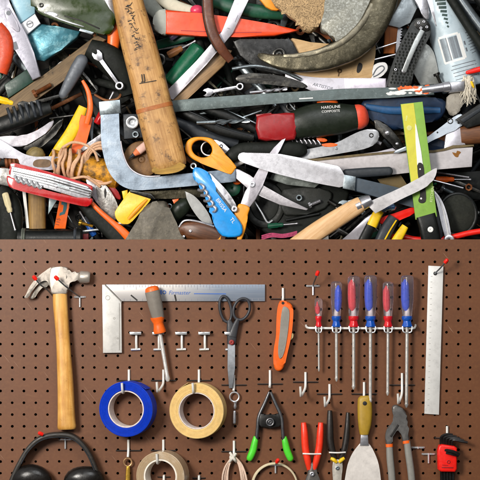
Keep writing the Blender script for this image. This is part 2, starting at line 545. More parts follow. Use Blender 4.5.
# ---- brown curved leather handle and the white flat strip crossing the cutter
bl = mat('brown_leather', '5b3322', 0.42, 0, 0.25, 50, spot='86553a', spot_amt=0.3, bump=0.3)
g = G('leather_billhook', 'dark brown curved leather handle laid across the orange cutter', 'tool handle', 214, 30, -33, HG)
g.add('grip', MB().loft([(207, -14, -33, 5.5, 3.5), (207.5, 4, -32, 5.5, 3.5), (209, 18, -31, 5.5, 3.8), (213.5, 33, -31, 5.5, 3.8), (221, 46, -32, 5.2, 3.6), (231, 58, -36, 4, 3)], e=3, cr=5), bl)
g.add('edging', MB().tube([(202, -14, -32), (202.3, 4, -31), (204, 19, -30), (208.5, 35, -30), (216.5, 49, -31)], 1.0), black_rubber)
g = G('steel_rule', 'narrow whitish metal strip lying slantwise over the orange cutter', 'ruler', 222, 40, -35, HG, tilt=(222, 40, 0.05, 0.0))
g.add('strip', MB().prism([(235, -6), (250, -6), (233, 30), (206, 62), (172, 98), (162, 92), (196, 58), (222, 29)], -36, -34, 0.5), pale_steel)
g.add('scratches', MB().prism(line_poly([(238, 12), (235, 19)], 0.5), -34.5, -33.7, 0).prism(line_poly([(230, 26), (227, 25)], 0.5), -34.5, -33.8, 0), grey_ink)

# ---- cork/bark block and claw hammer head at the top
cork = mat('rough_bark', 'c2a277', 0.85, 0, 0.25, 70, spot='3a2a1a', spot_amt=0.5, spot_scale=420, smix=.95, bump=0.9, bscale=240)
b = MB().prism(crom([(272, -14), (276, 3), (284, 8), (292, 15), (299, 20), (303, 26), (309, 29), (316, 27), (324, 16), (331, 0), (333, -14)], 3), -50, -30, 4, 3).jitter(1.1, 0.5, 3)
solo('bark_grip', 'rough speckled bark covered grip wedged against the claw hammer head', 'tool handle', b, cork, 300, 8, -40, HG)
g = G('claw_hammer', 'big worn olive-grey claw hammer head curving over a tan wooden handle', 'hammer', 350, 30, -30, HG)
g.add('claw', MB().loft([(389, -24, -34, 15, 14), (386, -4, -33, 14, 14), (379, 14, -32, 14, 14), (369, 30, -31, 14, 13), (355, 43.5, -31, 13.5, 12), (338, 52, -32, 12.6, 11), (319, 58, -33, 11, 9.5), (300, 60.6, -34, 9.4, 8), (284, 60, -35, 8, 6.5), (270, 57, -36, 5.6, 5), (262, 54, -37, 3.4, 3), (258, 52, -37.5, 1.4, 1.4)], e=6.5, seg=40, cr=6).jitter(.55, .14, 2), forged, sharp=50)
g.add('claw_ridge', MB().loft([(374, 2, -20.2, 3, 1.4), (364, 20, -18.6, 3.2, 1.4), (350, 35, -19, 3.4, 1.4), (335, 44.4, -21, 3.2, 1.4), (318, 50, -24, 3, 1.3), (300, 53.6, -26.6, 2.6, 1.2), (284, 54, -29, 2, 1)], e=3, cr=6).jitter(.4, .2, 4), mat('rubbed_claw_edge', '7a7463', 0.36, 0.6, 0.25, 50, spot='5d5545', spot_amt=0.4, spot_scale=120, bump=0.3, scratch=.4))
g.add('cheek', MB().prism(crom([(331, -24), (327, 2), (321.5, 22), (323, 29), (331, 32), (338, 38), (341, 43), (356, 32), (369, 17), (377, 2), (382, -24)], 3), -44, -22, 5, 4).jitter(0.6, 0.12, 5), mat('speckled_cheek', '7b7a70', 0.4, 0.5, 0.2, 60, spot='b4b5ae', spot_amt=0.4, spot_scale=240, smix=.8, bump=0.3, scratch=.3))
g.add('handle_stub', MB().loft([(385, 12, -36, 9, 8), (392, -2, -36, 10, 9), (400, -20, -36, 11, 9)], e=2.6), wood('hammer_stub_wood', '7e6a48', '5a482c', 60, dirt='3d3020'))

# ---- tan wooden saw handle under the hammer head
tan = wood('plywood_tan', 'd8b583', 'c29c68', 15, 0.6, dirt='8f6f42', dirt_amt=0.15)
g = G('saw_handle', 'flat tan wooden saw handle with a pear shaped finger hole, under the hammer head', 'saw', 340, 60, -54, HG)
g.add('grip', MB().prism(crom([(288, 36), (312, 38), (340, 40), (362, 38), (371, 31), (377, 33), (378.5, 46), (377, 58), (373.5, 72), (369, 80), (330, 80), (292, 76)], 3), -60, -50, 1.6), tan)
g.add('finger_hole', MB().prism(crom([(360, 62), (362, 59), (365, 61), (364, 66), (361, 69.5), (359, 68)], 3), -51, -49.6, 0), black_ink)
g.add('nut', MB().annulus(341.5, 67.5, -50, -48.8, 2.3, 1.1, 20, 0.3).prism(line_poly([(341, 69.5), (340.3, 73)], 1.1), -50, -49.4, 0), mat('burnt_mark', '5f4526', 0.6))
g = G('loop_tag', 'white oval wire loop tag beside the wooden saw handle', 'tag', 381, 66, -49, HG)
g.add('plate', MB().prism(crom([(372, 72), (374, 64), (380, 59.5), (388, 58.5), (391, 63), (389, 69), (381, 75), (373, 76)], 3), -53, -50.4, 0.8), mat('white_card', 'e3e1df', 0.6, 0, 0.05))
g.add('slot_line', MB().tube([(375.5, 72, -50), (379.5, 65, -49.8), (385, 62.2, -49.8), (387, 65.5, -49.8), (381, 71, -49.8), (376, 73.5, -50)], 0.55, 6), grey_ink)

# ---- white knife blade with etched name
g = G('table_knife', 'white knife blade with an etched word, lying above the grey painted bar', 'knife', 340, 82, -44, HG)
g.add('blade', MB().prism(crom([(286, 68), (300, 72), (318, 74.5), (338, 75), (362, 75), (389, 75.2)], 3, False) + [(389, 90), (340, 92), (318, 91), (308, 86), (296, 80), (286, 74)], -46, -44, 0.8), pale_steel)
g.add('etched_word', MB().text('ARTISTOR', 313.5, 82.6, 4.6, -14, -43.9, 0.1, shear=0.2), grey_ink)
g.add('polished_end', MB().prism([(346, 75.6), (388, 75.8), (388, 86), (347, 87)], -44.2, -43.5, 0.5), mat('polished_lilac_steel', 'eee6f4', 0.3, 0.3, 0.03))

# ---- grey flat bar with paint splashed end
g = G('flat_bar', 'long dark grey steel bar whose far end is splashed with white and orange paint', 'steel bar', 320, 92, -34, HG)
bar_top = [(166, 99), (200, 96), (250, 92.5), (299, 89.5), (345, 86.5), (400, 85), (437, 81.5)]
bar_bot = [(437, 93), (420, 93.5), (390, 96), (345, 97.5), (299, 100), (250, 104), (200, 108), (166, 111)]
g.add('blade', MB().prism(bar_top + bar_bot, -37, -33.4, 0.7), mat('blue_grey_bar', '56605f', 0.4, 0.5, 0.2, 60, spot='8d9695', spot_amt=0.15, spot_scale=160, scratch=0.35, bump=0.2))
pw, po = MB(), MB()
rr = random.Random(3)
for i in range(46):
    x = 388 + 44 * rr.random() ** 0.7; y = 87 + (x - 384) * -0.05 + rr.uniform(0, 7) * .9
    pw.prism(crom(circ(x, y, rr.uniform(1.6, 4.6), 7, rr.uniform(0.7, 1.6)), 2), -34, -32.9 - rr.random() * .25, 0.15, 1)
for i in range(30):
    x = 398 + 34 * rr.random() ** .6; y = 85.4 - (x - 398) * 0.07 + rr.random() * 8 * (1 if x > 419 else .25)
    po.prism(crom(circ(x, y, rr.uniform(1.2, 3.6), 7, rr.uniform(0.7, 1.6)), 2), -34, -32.5 - rr.random() * .25, 0.15, 1)
g.add('white_paint', pw, white_paint)
g.add('orange_paint', po, orange)
g.add('edge_nicks', MB().prism(line_poly([(300, 96.8), (314, 96)], 1.1), -34, -33.2, 0), white_paint)
g.add('tang', MB().lathe((424, 88, -35), (454, 84, -35), [(0, 1), (0.5, 4.2), (12, 4.4), (22, 4.6), (22.5, 5.2), (29, 5.4), (30, 4)], 24), steel)

# ---- brush with pale shaggy bristles right of the bar
g = G('paint_brush', 'old paint brush with silver ferrule and clotted pale bristles at the bar end', 'brush', 458, 92, -38, HG)
g.add('ferrule', MB().prism([(451, 80), (468, 78.5), (468, 89), (452, 91)], -43, -33, 1.8, 2), steel)
g.add('clotted_paint', MB().prism(crom([(452, 92), (464, 90), (466, 100), (463, 110), (455, 113), (450, 104)], 3), -47, -38, 2.5, 3).jitter(1.6, 0.35, 8), mat('clotted_grey_paint', 'a39c90', 0.75, 0, 0.3, 60, spot='6a6358', spot_amt=0.5, spot_scale=120, bump=0.7))
b = MB(); rr = random.Random(11)
for i in range(70):
    x0, y0 = 472 + rr.uniform(-5, 5), 76 + rr.uniform(-3, 3)
    b.tube([(x0, y0, -38 + rr.uniform(-3, 3)), (x0 + rr.uniform(-4, 4), y0 + rr.uniform(6, 13), -36 + rr.uniform(-3, 4)), (x0 + rr.uniform(-8, 6), y0 + rr.uniform(14, 26), -38 + rr.uniform(-4, 3))], [0.8, 0.3], 5, 3)
g.add('bristles', b, mat('pale_bristle', 'd8cfbd', 0.8, 0, 0.2, 90))
g.add('red_tip', MB().bar((469, 70.5), (486, 66), [1.8, 2.6, 3], z=-36), bright_red)
g.add('yellow_tip', MB().bar((474, 79), (477, 86), [1.2, 1.4, 0.8], z=-31), yellow)

# ---- black chequered pocket knife with steel clip
g = G('folding_knife', 'black chequered folding knife with a long steel pocket clip', 'knife', 412, 50, -42, HG)
g.add('handle', MB().prism(crom([(418, 15), (412, 24), (405, 37), (399, 50), (394, 64), (389, 84), (398, 86), (413, 84), (416, 72), (421, 58), (427, 44), (433, 32), (434, 22), (428, 15)], 3), -49, -39, 1.8, 3), mat('black_grip', '232523', 0.45, 0, 0.2, bump=0.1))
b = MB(); rr = random.Random(2)
for i in range(17):
    for j in range(6):
        u, v = i / 16, j / 5
        y = 30 + 50 * u + v * 1.5
        le = (409, 404, 399.5, 396, 393, 391)[min(int(u * 5), 5)] ; lf = u * 5 - int(u * 5); le += ((409, 404, 399.5, 396, 393, 391, 390)[min(int(u * 5) + 1, 6)] - le) * lf
        ri = 431.5 - 17.5 * u - 1.5 * math.sin(u * 3)
        x = le + 2.4 + (ri - le - 5.2) * v + (.9 if i % 2 else 0)
        b.prism([(x, y - 1.45), (x + 1.15, y), (x, y + 1.45), (x - 1.15, y)], -39.4, -38.4, 0.3, 1)
g.add('chequering', b, black_rubber)
g.add('pivot_plate', MB().prism(crom([(419, 17), (427, 15.5), (433, 21), (432.5, 27), (425, 28), (418, 23)], 3), -39.4, -38.2, 0.4), dark_steel)
b = MB()
for x, y in [(421.5, 19.5), (427, 18), (430, 23.5), (424, 24.5), (398, 67)]:
    b.annulus(x, y, -38.6, -37.2, 1.5, 0.5, 14, 0.4)
g.add('screw', b, steel)
g.add('clip', MB().loft([(425.5, 27, -37, 2.6, 0.8), (420, 37, -35.4, 2.8, 0.8), (414.5, 49, -35, 2.6, 0.8), (409.5, 61, -35.6, 2.4, 0.8), (406.5, 69, -37.4, 2.4, 0.8)], e=4, cr=4), mat('brushed_clip', 'a7abaa', 0.35, 0.6, 0.1, scratch=0.3))
g.add('clip_end', MB().ball(406.5, 68, -38, 2.9, 2.9, 1.3), steel)

# ---- grey blade next to it, orange toothed saw behind
solo('scraper', 'smooth grey scraper blade standing behind the chequered folding knife', 'scraper', MB().prism(crom([(414, 58), (421, 40), (428, 38), (436, 44), (441, 58), (444, 84), (428, 86)], 3), -58, -55.5, 0.6), mat('satin_grey_blade', '9a9c98', 0.4, 0.5, 0.1, scratch=0.2, ang=1.4), 430, 62, -57, HG)
g = G('pruning_saw', 'saw with an orange-brown wooden back and fine steel teeth', 'saw', 396, 25, -60, HG)
g.add('back', MB().prism([(389, -12), (404, -12), (402, 20), (399, 49), (387, 49), (389, 20)], -66, -58, 1.2), wood('saw_orange_wood', 'b9671f', '8c4712', 92))
tt = [(404, -12)]
for i in range(22):
    tt += [(409.5 - i * 0.22, -10 + i * 2.8), (407.2 - i * 0.22, -8.6 + i * 2.8)]
g.add('toothed_blade', MB().prism(tt + [(400, 52), (400, 20)], -64, -62, 0), steel_v)
solo('putty_spreader', 'broad pale steel blade tip sticking out above the orange saw back', 'scraper', MB().prism([(404, -12), (416, -12), (421, 3), (414, 18), (403, 23), (386, 19), (388, 8)], -57, -54.5, 0.6), mat('blue_pale_steel', 'b9c2c6', 0.4, 0.5, 0.1, scratch=0.3), 405, 5, -56, HG)
solo('knife_bolster', 'forked silver bolster poking out above the chequered knife', 'knife', MB().prism(crom([(417, -8), (423, 4), (427, 13), (432, 15), (433, 8), (430, -8)], 2), -51, -47, 1).prism([(430, -8), (434, 4), (440, 22), (443, 22), (438, -2), (436, -8)], -52, -49, 0.6), steel, 428, 5, -48, HG)

# ---- pale can with trees and bar code
canm = mat('pale_label_can', 'b9c8cf', 0.45, 0.05, 0.06, 30, spot='9fb2bb', spot_amt=0.3)
a0, a1 = (440, -18), (478, 96)
g = G('label_can', 'pale blue-grey can printed with dark fir trees, a bar code and small print', 'can', 458, 40, -64, HG)
g.add('body', MB().lathe((442, -24, -66), (472, 84, -66), [(0, 18), (1, 19.5), (104, 25), (110, 25.2), (112, 24), (112.1, 1)], 56), canm)
ax = math.degrees(math.atan2(-(108), 30))
def can_pt(s, t):  # s along axis 0-112, t across
    d = Vector((30, 108, 0)).normalized(); n = Vector((108, -30, 0)).normalized()
    r = 19.5 + 5.5 * s / 108
    t = max(-r + 0.3, min(r - 0.3, t))
    p = Vector((442, -24, -66)) + d * s + n * t
    return p.x, p.y, -66 + math.sqrt(max(r * r - t * t, 0))
def can_strip(b, s0, t0, s1, t1, w):
    n = 6; R_ = []
    d = math.hypot(s1 - s0, t1 - t0); ds, dt = (s1 - s0) / d, (t1 - t0) / d
    for i in range(n + 1):
        f = i / n; s, t_ = s0 + (s1 - s0) * f, t0 + (t1 - t0) * f
        A = can_pt(s - dt * w / 2, t_ + ds * w / 2); B = can_pt(s + dt * w / 2, t_ - ds * w / 2)
        R_.append([(A[0], A[1], A[2] + .35), (B[0], B[1], B[2] + .35), (B[0], B[1], B[2] - .3), (A[0], A[1], A[2] - .3)])
    b.rings(R_)
b = MB(); rr = random.Random(9)
for s0, t0, L in [(14, -3, 36), (12, 12, 27)]:
    for k in range(9):
        f = k / 8
        can_strip(b, s0 + L * 0.9 * f, t0 - (5.2 * (1 - f) + .5), s0 + L * 0.9 * f + 2, t0 + (5.2 * (1 - f) + .5), 3.4 * (1 - f * .5))
g.add('fir_tree_print', b, mat('dark_fir_print', '1d3a35', 0.5))
b = MB()
can_strip(b, 56.5, -15, 56.5, 5, 2.2); can_strip(b, 83, -16, 83, 5, 2.2); can_strip(b, 57, -15.4, 83, -15.6, 1.6); can_strip(b, 57, 5, 83, 5, 4); can_strip(b, 57, -7.5, 83, -7.5, 1.2)
g.add('bar_code_frame', b, white_paint)
b = MB()
for k in range(7): can_strip(b, 58, -14.2 + k * 0.95, 82, -14.2 + k * 0.95, rr.choice([.35, .5, .7]))
for k in range(9): can_strip(b, 58.5, -6.2 + k * 1.05, 81, -6.2 + k * 1.05, rr.choice([.5, .7, .85]))
can_strip(b, 66, 9, 70, 9, 1.5); can_strip(b, 73, 9, 77, 9, 1.5)
for k in range(10): can_strip(b, 52 + k * 3.1, 12.5 + (k % 2), 52 + k * 3.1 - 1.2, 20.5 - rr.uniform(0, 2), 0.55)
for k in range(5): can_strip(b, 88 + k * 3.6, -12 + rr.uniform(0, 2), 88 + k * 3.6, 15, 0.7)
g.add('small_print', b, grey_ink)
solo('black_tube', 'black rubber tube lying along the side of the pale can', 'tube', MB().tube([(446, -20, -44), (462, 6, -43), (480, 34, -44), (500, 62, -46)], 4.6, 14), black_rubber, 470, 20, -44, HG)
solo('grey_pipe', 'smooth grey pipe in the corner behind the black tube', 'pipe', MB().tube([(456, -20, -50), (472, 4, -50), (500, 42, -50)], 5, 14), mat('satin_pipe', '6d7478', 0.35, 0.6, 0.15), 475, 10, -50, HG)
solo('black_bar_handle', 'matt black tool handle in the corner beyond the grey pipe', 'tool handle', MB().bar((476, -22), (510, 26), [7, 8, 7], z=-52), black_plastic, 490, 0, -52, HG)

# ---- green fat screwdriver-like handle with dark red end and white print
g = G('fat_screwdriver', 'fat bottle green handle with dark red end, orange-red rim and white lettering', 'tool handle', 315, 120, -36, HG)
g.add('grip', MB().loft([(292, 125.5, -37, 13.5, 10), (305, 121, -36, 16, 12), (322, 118, -36, 17.5, 13), (340, 117, -36, 16.2, 12.5), (356, 115.5, -36, 13, 11), (363, 114.5, -36.5, 11.5, 10)], e=2.5, seg=28), dark_green)
g.add('rim', MB().loft([(358, 115.2, -36.4, 12.8, 10.9), (363, 114.6, -36.4, 12.4, 10.6), (368, 114, -37, 9.5, 8), (370.5, 113.6, -38, 5, 4)], e=2.5, seg=28), mat('coral_rim', 'f2553a', 0.4))
g.add('end_block', MB().prism(crom([(257, 115), (276, 112.5), (295, 111.5), (297, 124), (295.5, 138.5), (276, 139), (259, 138)], 2), -47, -26, 3, 3), dark_red)
g.add('lettering', MB().text('HARDLINE', 322, 107.6, 4.1, 4, -24.4, 0.1).text('COMPOSITE', 322.5, 111.6, 3.4, 4, -23.6, 0.1), white_paint)
g = G('orange_bulb', 'orange plastic end showing between the grey bar and the green handle', 'tool handle', 328, 100, -42, HG)
g.add('knob', MB().ball(329, 100, -42, 11, 4, 5), orange)
g = G('spring_strip', 'black coiled spring strip with pale turns and an orange forked end', 'spring', 308, 141, -42, HG)
g.add('strip', MB().loft([(270, 138, -42, 4, 3), (290, 139.5, -42, 4.5, 3), (312, 142, -42, 4.5, 3), (328, 145, -42, 3, 2)], e=3), black_plastic)
b = MB()
for i in range(8):
    x = 288 + i * 4.6
    b.tube([(x - 1.6, 136.4 + i * .3, -39), (x, 138 + i * .3, -38.2), (x + 1.6, 141 + i * .3, -38.4)], 0.75, 6, 3)
g.add('turns', b, pale_steel)
g.add('fork', MB().prism(crom([(318, 136), (326, 136.5), (329, 139), (325, 140.5), (319, 139)], 2), -42, -38.6, .6).prism(crom([(323, 142.5), (332, 141.4), (339, 142.4), (338, 144.6), (330, 145.4), (325, 145)], 2), -42, -38.6, .6), orange)

# ---- steel pliers arm
g = G('pliers_arm', 'broad silver pliers arm with a pivot screw beneath the green handle', 'pliers', 340, 145, -40, HG)
g.add('arm', MB().prism(crom([(280, 151), (300, 149), (320, 145.5), (338, 141), (352, 134), (362, 129.5), (373, 127), (380, 129), (381.5, 135), (378, 142), (366, 147.5), (345, 151.5), (320, 156), (300, 159), (282, 158)], 3), -44, -39, 1.2), mat('satin_pliers_steel', 'b4b5b8', 0.38, 0.45, 0.08, scratch=0.2, spot='a4a4a4', spot_amt=0.2))
g.add('pivot_screw', MB().annulus(373.3, 133.6, -39.4, -38, 2.4, 1.4, 20, .4), dark_steel)
g.add('rivet', MB().annulus(338, 147, -39.4, -38.4, 1.4, .3, 14, .4), grey_steel)

# ---- wide whitish saw blade board
g = G('back_saw', 'wide off-white saw blade with a brown rusty back edge and a rust stain', 'saw', 400, 160, -36, HG)
g.add('blade', MB().prism([(286, 161), (320, 159.5), (360, 155.5), (400, 152), (436, 151.5), (446, 150), (456, 146.5), (476, 146), (475, 166), (440, 168.5), (400, 173), (372, 176), (345, 174), (300, 167)], -38, -35.5, 0.5), mat('offwhite_saw_steel', 'c9c3c4', 0.4, 0.25, 0.06, spot='b4aba8', spot_amt=0.2, spot_scale=25, scratch=0.15))
g.add('back_edge', MB().prism(line_poly([(284, 160), (320, 158.2), (360, 154), (400, 150.6), (436, 150.2), (446, 148.6), (456, 145.2), (477, 144.5)], 2.4), -38.6, -34.2, 0.8), mat('rusty_back_edge', '6b5c3e', 0.6, 0.3, 0.3, spot='3e3424', spot_amt=0.4))
g.add('rust_stain', MB().prism(crom([(455, 151), (459, 152), (460, 149.5), (464, 151), (462, 153.5), (461, 156), (458, 155.5)], 2), -36, -35.3, 0), mat('rust_blotch', '8a5a22', 0.8, 0, 0.3))

# ---- bread knife
g = G('bread_knife', 'wide shiny white bread knife with serrated tip and navy handle, over the scissors blade', 'knife', 320, 165, -22, HG, tilt=(320, 165, -.02, .04))
edge = [(239.6, 160.4), (238.2, 158.2), (238, 155.6), (239.2, 153), (242, 151.8)]
for i in range(14):
    edge += [(244.5 + i * 2.3, 151.6 + i * 0.05), (245.7 + i * 2.3, 152.5 + i * 0.05)]
blade = edge + [(280, 153), (300, 157), (320, 161.5), (338, 165), (341, 166.5), (343, 171), (346, 175), (344.5, 186), (340, 187), (325, 184.2), (310, 181.2), (295, 177.8), (280, 174), (268, 170.6), (257, 167), (248, 163.8), (243, 162)]
g.add('blade', MB().prism(blade, -23.2, -21, 0.4), mat('gleaming_blade', 'd6d4d8', 0.3, 0.4, 0.04, spot='d2cacf', spot_amt=0.1, spot_scale=14, scratch=0.12, ang=-0.25))
g.add('bolster', MB().prism([(345, 174), (357, 176), (356, 190.5), (343.5, 188)], -25.5, -19.5, 1), grey_steel)
g.add('handle', MB().prism([(356.5, 176.5), (385, 183.5), (420, 192), (436, 198), (434, 211), (418, 208), (385, 199), (355.5, 190.5)], -30, -23, 2, 3), mat('navy_grey_handle', '35414c', 0.5, 0, 0.15, spot='52606c', spot_amt=0.2))
g = G('black_table_knife', 'short black handled knife tucked behind the bread knife bolster', 'knife', 375, 172, -32, HG)
g.add('handle', MB().bar((343, 173), (395, 170), [4.6, 5, 4.4], [3.4, 3.6, 3.2], z=-31, e=3), charcoal)

# ---- scissors with orange bows
g = G('scissors', 'open scissors with amber orange plastic bows and long silver blades', 'scissors', 250, 185, -28, HG)
OUT = crom([(184.5, 147), (186.5, 140), (193, 136.2), (203, 135.8), (212, 137.8), (218, 144), (226, 154), (235.5, 164.5), (235.5, 168), (231.5, 173.5), (228, 173), (216, 168.5), (203, 163.5), (192, 158), (186, 152.5)], 4)
def ring_from(OUT, cx, cy, rx, ry, rot):
    H = []
    for x, y in OUT:
        a = math.atan2(y - cy, x - cx) - rot
        px, py = rx * math.cos(a), ry * math.sin(a)
        H.append((cx + px * math.cos(rot) - py * math.sin(rot), cy + px * math.sin(rot) + py * math.cos(rot)))
    return H
g.add('bow', MB().prism(OUT, -31, -22, 2.2, 3, hole=ring_from(OUT, 201.5, 147.8, 10.4, 8.6, 0.35)), amber)
OUT2 = crom([(239.5, 203.5), (249.5, 207), (248, 215), (246, 228), (241, 241), (233, 252), (222, 254), (214, 248), (214, 238), (222, 227), (231, 218), (236, 210)], 4)
g.add('bow', MB().prism(OUT2, -27, -19, 2, 3, hole=ring_from(OUT2, 229, 240, 7.5, 9.5, 0.5)), amber)
g.add('blade', MB().prism([(233, 167), (240, 169), (250, 174.5), (262, 184), (285, 197), (309, 208.6), (307, 210), (280, 204.5), (262, 196.5), (250, 190), (240, 181), (230, 172.5)], -28, -25.6, 0.7), mat('scissor_steel', 'c4c0c5', 0.36, 0.45, 0.06, scratch=0.25, ang=-0.5))
g.add('blade', MB().prism([(240, 205), (245, 191), (252, 180), (262, 163), (274, 147), (286, 134.5), (287.6, 135.5), (281, 148), (270, 167), (263, 185), (256, 199), (249, 208)], -25.4, -23.2, 0.7), mat('scissor_steel_near', 'bcb7be', 0.36, 0.45, 0.06, scratch=0.25, ang=1.0))
g.add('pivot', MB().annulus(252.5, 184, -23.6, -22, 3.1, 0.6, 24, .6).prism(line_poly([(250.4, 184.8), (254.6, 183.2)], .7), -22.6, -21.6, 0), steel)

# ---- black loop handle under the bread knife
g = G('rubber_grip_tool', 'rubbery black oval handle end peeping out above the bread knife', 'tool handle', 270, 148, -34, HG)
g.add('grip', MB().loft([(228, 158, -36, 6, 5), (240, 150, -35, 8, 6), (262, 148, -34, 7.5, 6), (285, 148, -34, 8.5, 6), (302, 148.5, -35, 7, 5), (308, 148, -36, 3, 2.5)], e=2.4), black_rubber)

# ---- black case and round cap beneath the scissors blades
g = G('black_case', 'black plastic case with a raised square lid beneath the scissors and bread knife', 'case', 312, 205, -52, HG)
g.add('body', MB().prism(crom([(278, 180), (300, 181), (342, 186), (352, 192), (346, 206), (332, 222), (306, 232), (278, 236), (262, 230), (266, 200)], 2), -64, -50, 3, 3), black_rubber)
g.add('lid', MB().prism(crom([(284, 188), (308, 186), (330, 189), (334, 196), (327, 208), (308, 214), (286, 215), (281, 202)], 2), -52, -46, 2, 3), mat('soft_black_lid', '1a1d19', 0.6, 0, 0.2, spot='2c2f2a', spot_amt=0.25, bump=0.4))
g.add('hinge_rib', MB().bar((286, 220), (322, 213), [1.4, 1.4], z=-48), black_plastic)
solo('black_disc', 'round flat black cap behind the lower scissors blade', 'cap', MB().annulus(265, 204, -58, -47, 21, 14, 48, 2.5, 1.15).annulus(265, 204, -58, -49, 14.1, 0.2, 40, 0.5, 1.15), mat('matt_black_cap', '161916', 0.6, 0, 0.25, spot='262a25', spot_amt=0.3, bump=0.3), 265, 204, -52, HG)
b = MB()
for k in range(3):
    b.tube([(262, 236 + k * 1.8, -40), (272, 233.5 + k * 1.6, -38), (284, 234.5 + k * 1.4, -39), (298, 231.5 + k * 1.6, -40)], 0.8, 6)
solo('pink_twine', 'thin pink twisted cord under the black case', 'cord', b, mat('pink_twine', 'b5486c', 0.7, 0, 0.3, 200, spot='5a2036', spot_amt=0.4, spot_scale=300), 280, 234, -40, HG)

# ---- wooden folding knife
wk = wood('beech_knife', 'e0b98a', 'cb9c68', 38, 0.5)
g = G('wooden_folding_knife', 'folding knife with a plain beech handle and its curved blade open', 'knife', 345, 212, -14, HG, tilt=(345, 212, .01, .02))
g.add('handle', MB().loft([(282, 256, -13, 8, 6), (296, 246, -12.5, 9, 6.5), (318, 231, -12, 9.6, 6.8), (340, 217, -12, 9.2, 6.6), (357, 206.5, -12, 8.4, 6.2), (362, 203.6, -12, 7.6, 5.8)], e=2.7, seg=26), wk)
g.add('handle_slot', MB().prism(line_poly([(330, 237), (340, 229.5)], 1.2), -10, -7.6, 0), black_ink)
g.add('ferrule', MB().lathe((356.5, 207, -12), (372, 199.5, -12), [(0, 1), (0.3, 6.8), (5.2, 6.6), (5.6, 5.9), (6.4, 5.9), (6.8, 6.5), (12.5, 6.2), (17, 5)], 28), steel)
g.add('blade', MB().prism(crom([(366, 203), (380, 197), (400, 188), (420, 177.5), (433, 169.5), (438, 167.5)], 3, False) + crom([(438, 167.5), (436.5, 175), (431, 183.5), (420, 190.5), (400, 200), (376, 213.5)], 3, False)[1:], -11.6, -9.8, 0.7), mat('knife_blade_satin', 'cfcbcb', 0.4, 0.4, 0.05, scratch=0.2, ang=0.5))

# ---- knife in a lime card sleeve
lime = mat('lime_card', '86b048', 0.6, 0, 0.08, 25)
g = G('sleeved_knife', 'black handled kitchen knife in a lime and yellow card sleeve picturing a knife', 'knife', 420, 165, -20, HG, tilt=(420, 165, .03, .01))
g.add('sleeve', MB().prism([(402, 103), (424, 100.5), (438.5, 216.5), (417, 219.5)], -22, -18.4, 0.4), lime)
g.add('yellow_stripe', MB().prism([(402.4, 103.4), (415, 102), (421.2, 150), (424, 185), (413.6, 190)], -19, -18.1, 0), mat('yellow_card', 'cfc842', 0.6, 0, 0.05))
g.add('pictured_blade', MB().prism(crom([(416.5, 122.5), (419.8, 136), (424.2, 164), (418.6, 165)], 2), -19, -17.8, 0), white_paint)
g.add('pictured_handle', MB().prism(crom([(418.5, 165), (424.4, 164), (426, 180), (427.4, 198), (425.4, 202.4), (421.4, 202.6), (419.6, 199.6), (421.4, 192)], 3), -19, -17.7, 0), black_ink)
g.add('pictured_rivet', MB().prism(circ(421.4, 168.6, .8, 10), -18, -17.5, 0).prism(circ(422.4, 198.2, 1, 10), -18, -17.5, 0), white_paint)
g.add('printed_badge', MB().prism(circ(410.6, 127, 2.6, 16), -19, -17.8, 0), mat('pale_badge', 'e2e08a', .6))
g.add('side_text', MB().text('KITCHEN', 433.6, 202, 3.8, 83, -18.2, 0.1).text('Inox', 408, 120, 3, 80, -18.0, 0.1), mat('pale_lime_print', 'dcecae', 0.6))
g.add('handle', MB().loft([(427, 215, -21, 10, 5), (430, 226, -21, 10, 6), (433, 240, -22, 10, 6), (436, 256, -24, 9, 5.5)], e=4), black_plastic)
g.add('rivet', MB().annulus(431.6, 229.4, -17, -14.6, 3, 0.2, 20, .7), white_paint)

# ---- blue plastic holder and grey multitool arms at the right
g = G('blue_holder', 'deep blue plastic tool holder behind the lime sleeve', 'tool holder', 405, 112, -46, HG)
g.add('body', MB().prism(crom([(366, 98), (392, 96), (420, 95), (446, 96), (450, 106), (442, 118), (420, 122), (398, 128), (380, 122), (367, 110)], 3), -58, -44, 4, 3), navy)
g.add('fold', MB().loft([(368, 104, -44, 3, 2), (392, 108, -43, 4, 2.5), (420, 108, -43, 4, 2.5), (444, 108, -44, 3, 2)], e=2), mat('lighter_navy', '22507c', 0.5, 0, 0.2))
solo('blue_pouch', 'dark blue pouch below the white multitool arm', 'pouch', MB().prism(crom([(424, 134), (440, 136), (452, 142), (456, 150), (420, 150), (416, 140)], 3), -56, -45, 3, 3), navy, 436, 142, -50, HG)
g = G('multitool_arm', 'pale riveted multitool arm pointing out from behind the lime sleeve', 'multitool', 448, 128, -34, HG)
g.add('arm', MB().prism(crom([(424, 139), (436, 131), (448, 122), (457, 115), (464, 112), (469, 117), (465, 124), (458, 129), (442, 135), (430, 142), (400, 152), (398, 149)], 2), -37, -32, 1), mat('blue_white_steel', 'c3ccd6', 0.36, 0.4, 0.06, scratch=0.25, ang=0.6))
g.add('rivet', MB().annulus(453, 119.4, -32.4, -31, 3, 2, 20, .5).annulus(461.5, 121, -32.4, -31.2, 1.3, .3, 12, .3).annulus(440, 131, -32.4, -31.4, .9, .2, 12, .2), dark_steel)
g = G('black_clasp', 'square black handle at the frame edge above the white saw blade', 'tool handle', 470, 112, -30, HG)
g.add('grip', MB().prism([(458, 118), (484, 101), (500, 108), (500, 118), (470, 127)], -36, -27, 1.6, 2), black_plastic)
g.add('ridge', MB().prism([(462, 118.5), (484, 105), (486, 108), (466, 121.5)], -28, -25.8, .8), charcoal)
solo('white_collar', 'white painted metal collar with a dark rivet above the saw blade end', 'collar', MB().prism([(449, 130), (465, 125), (469, 144), (455, 146), (447, 148)], -40, -34, 1.2), pale_steel, 458, 137, -36, HG)
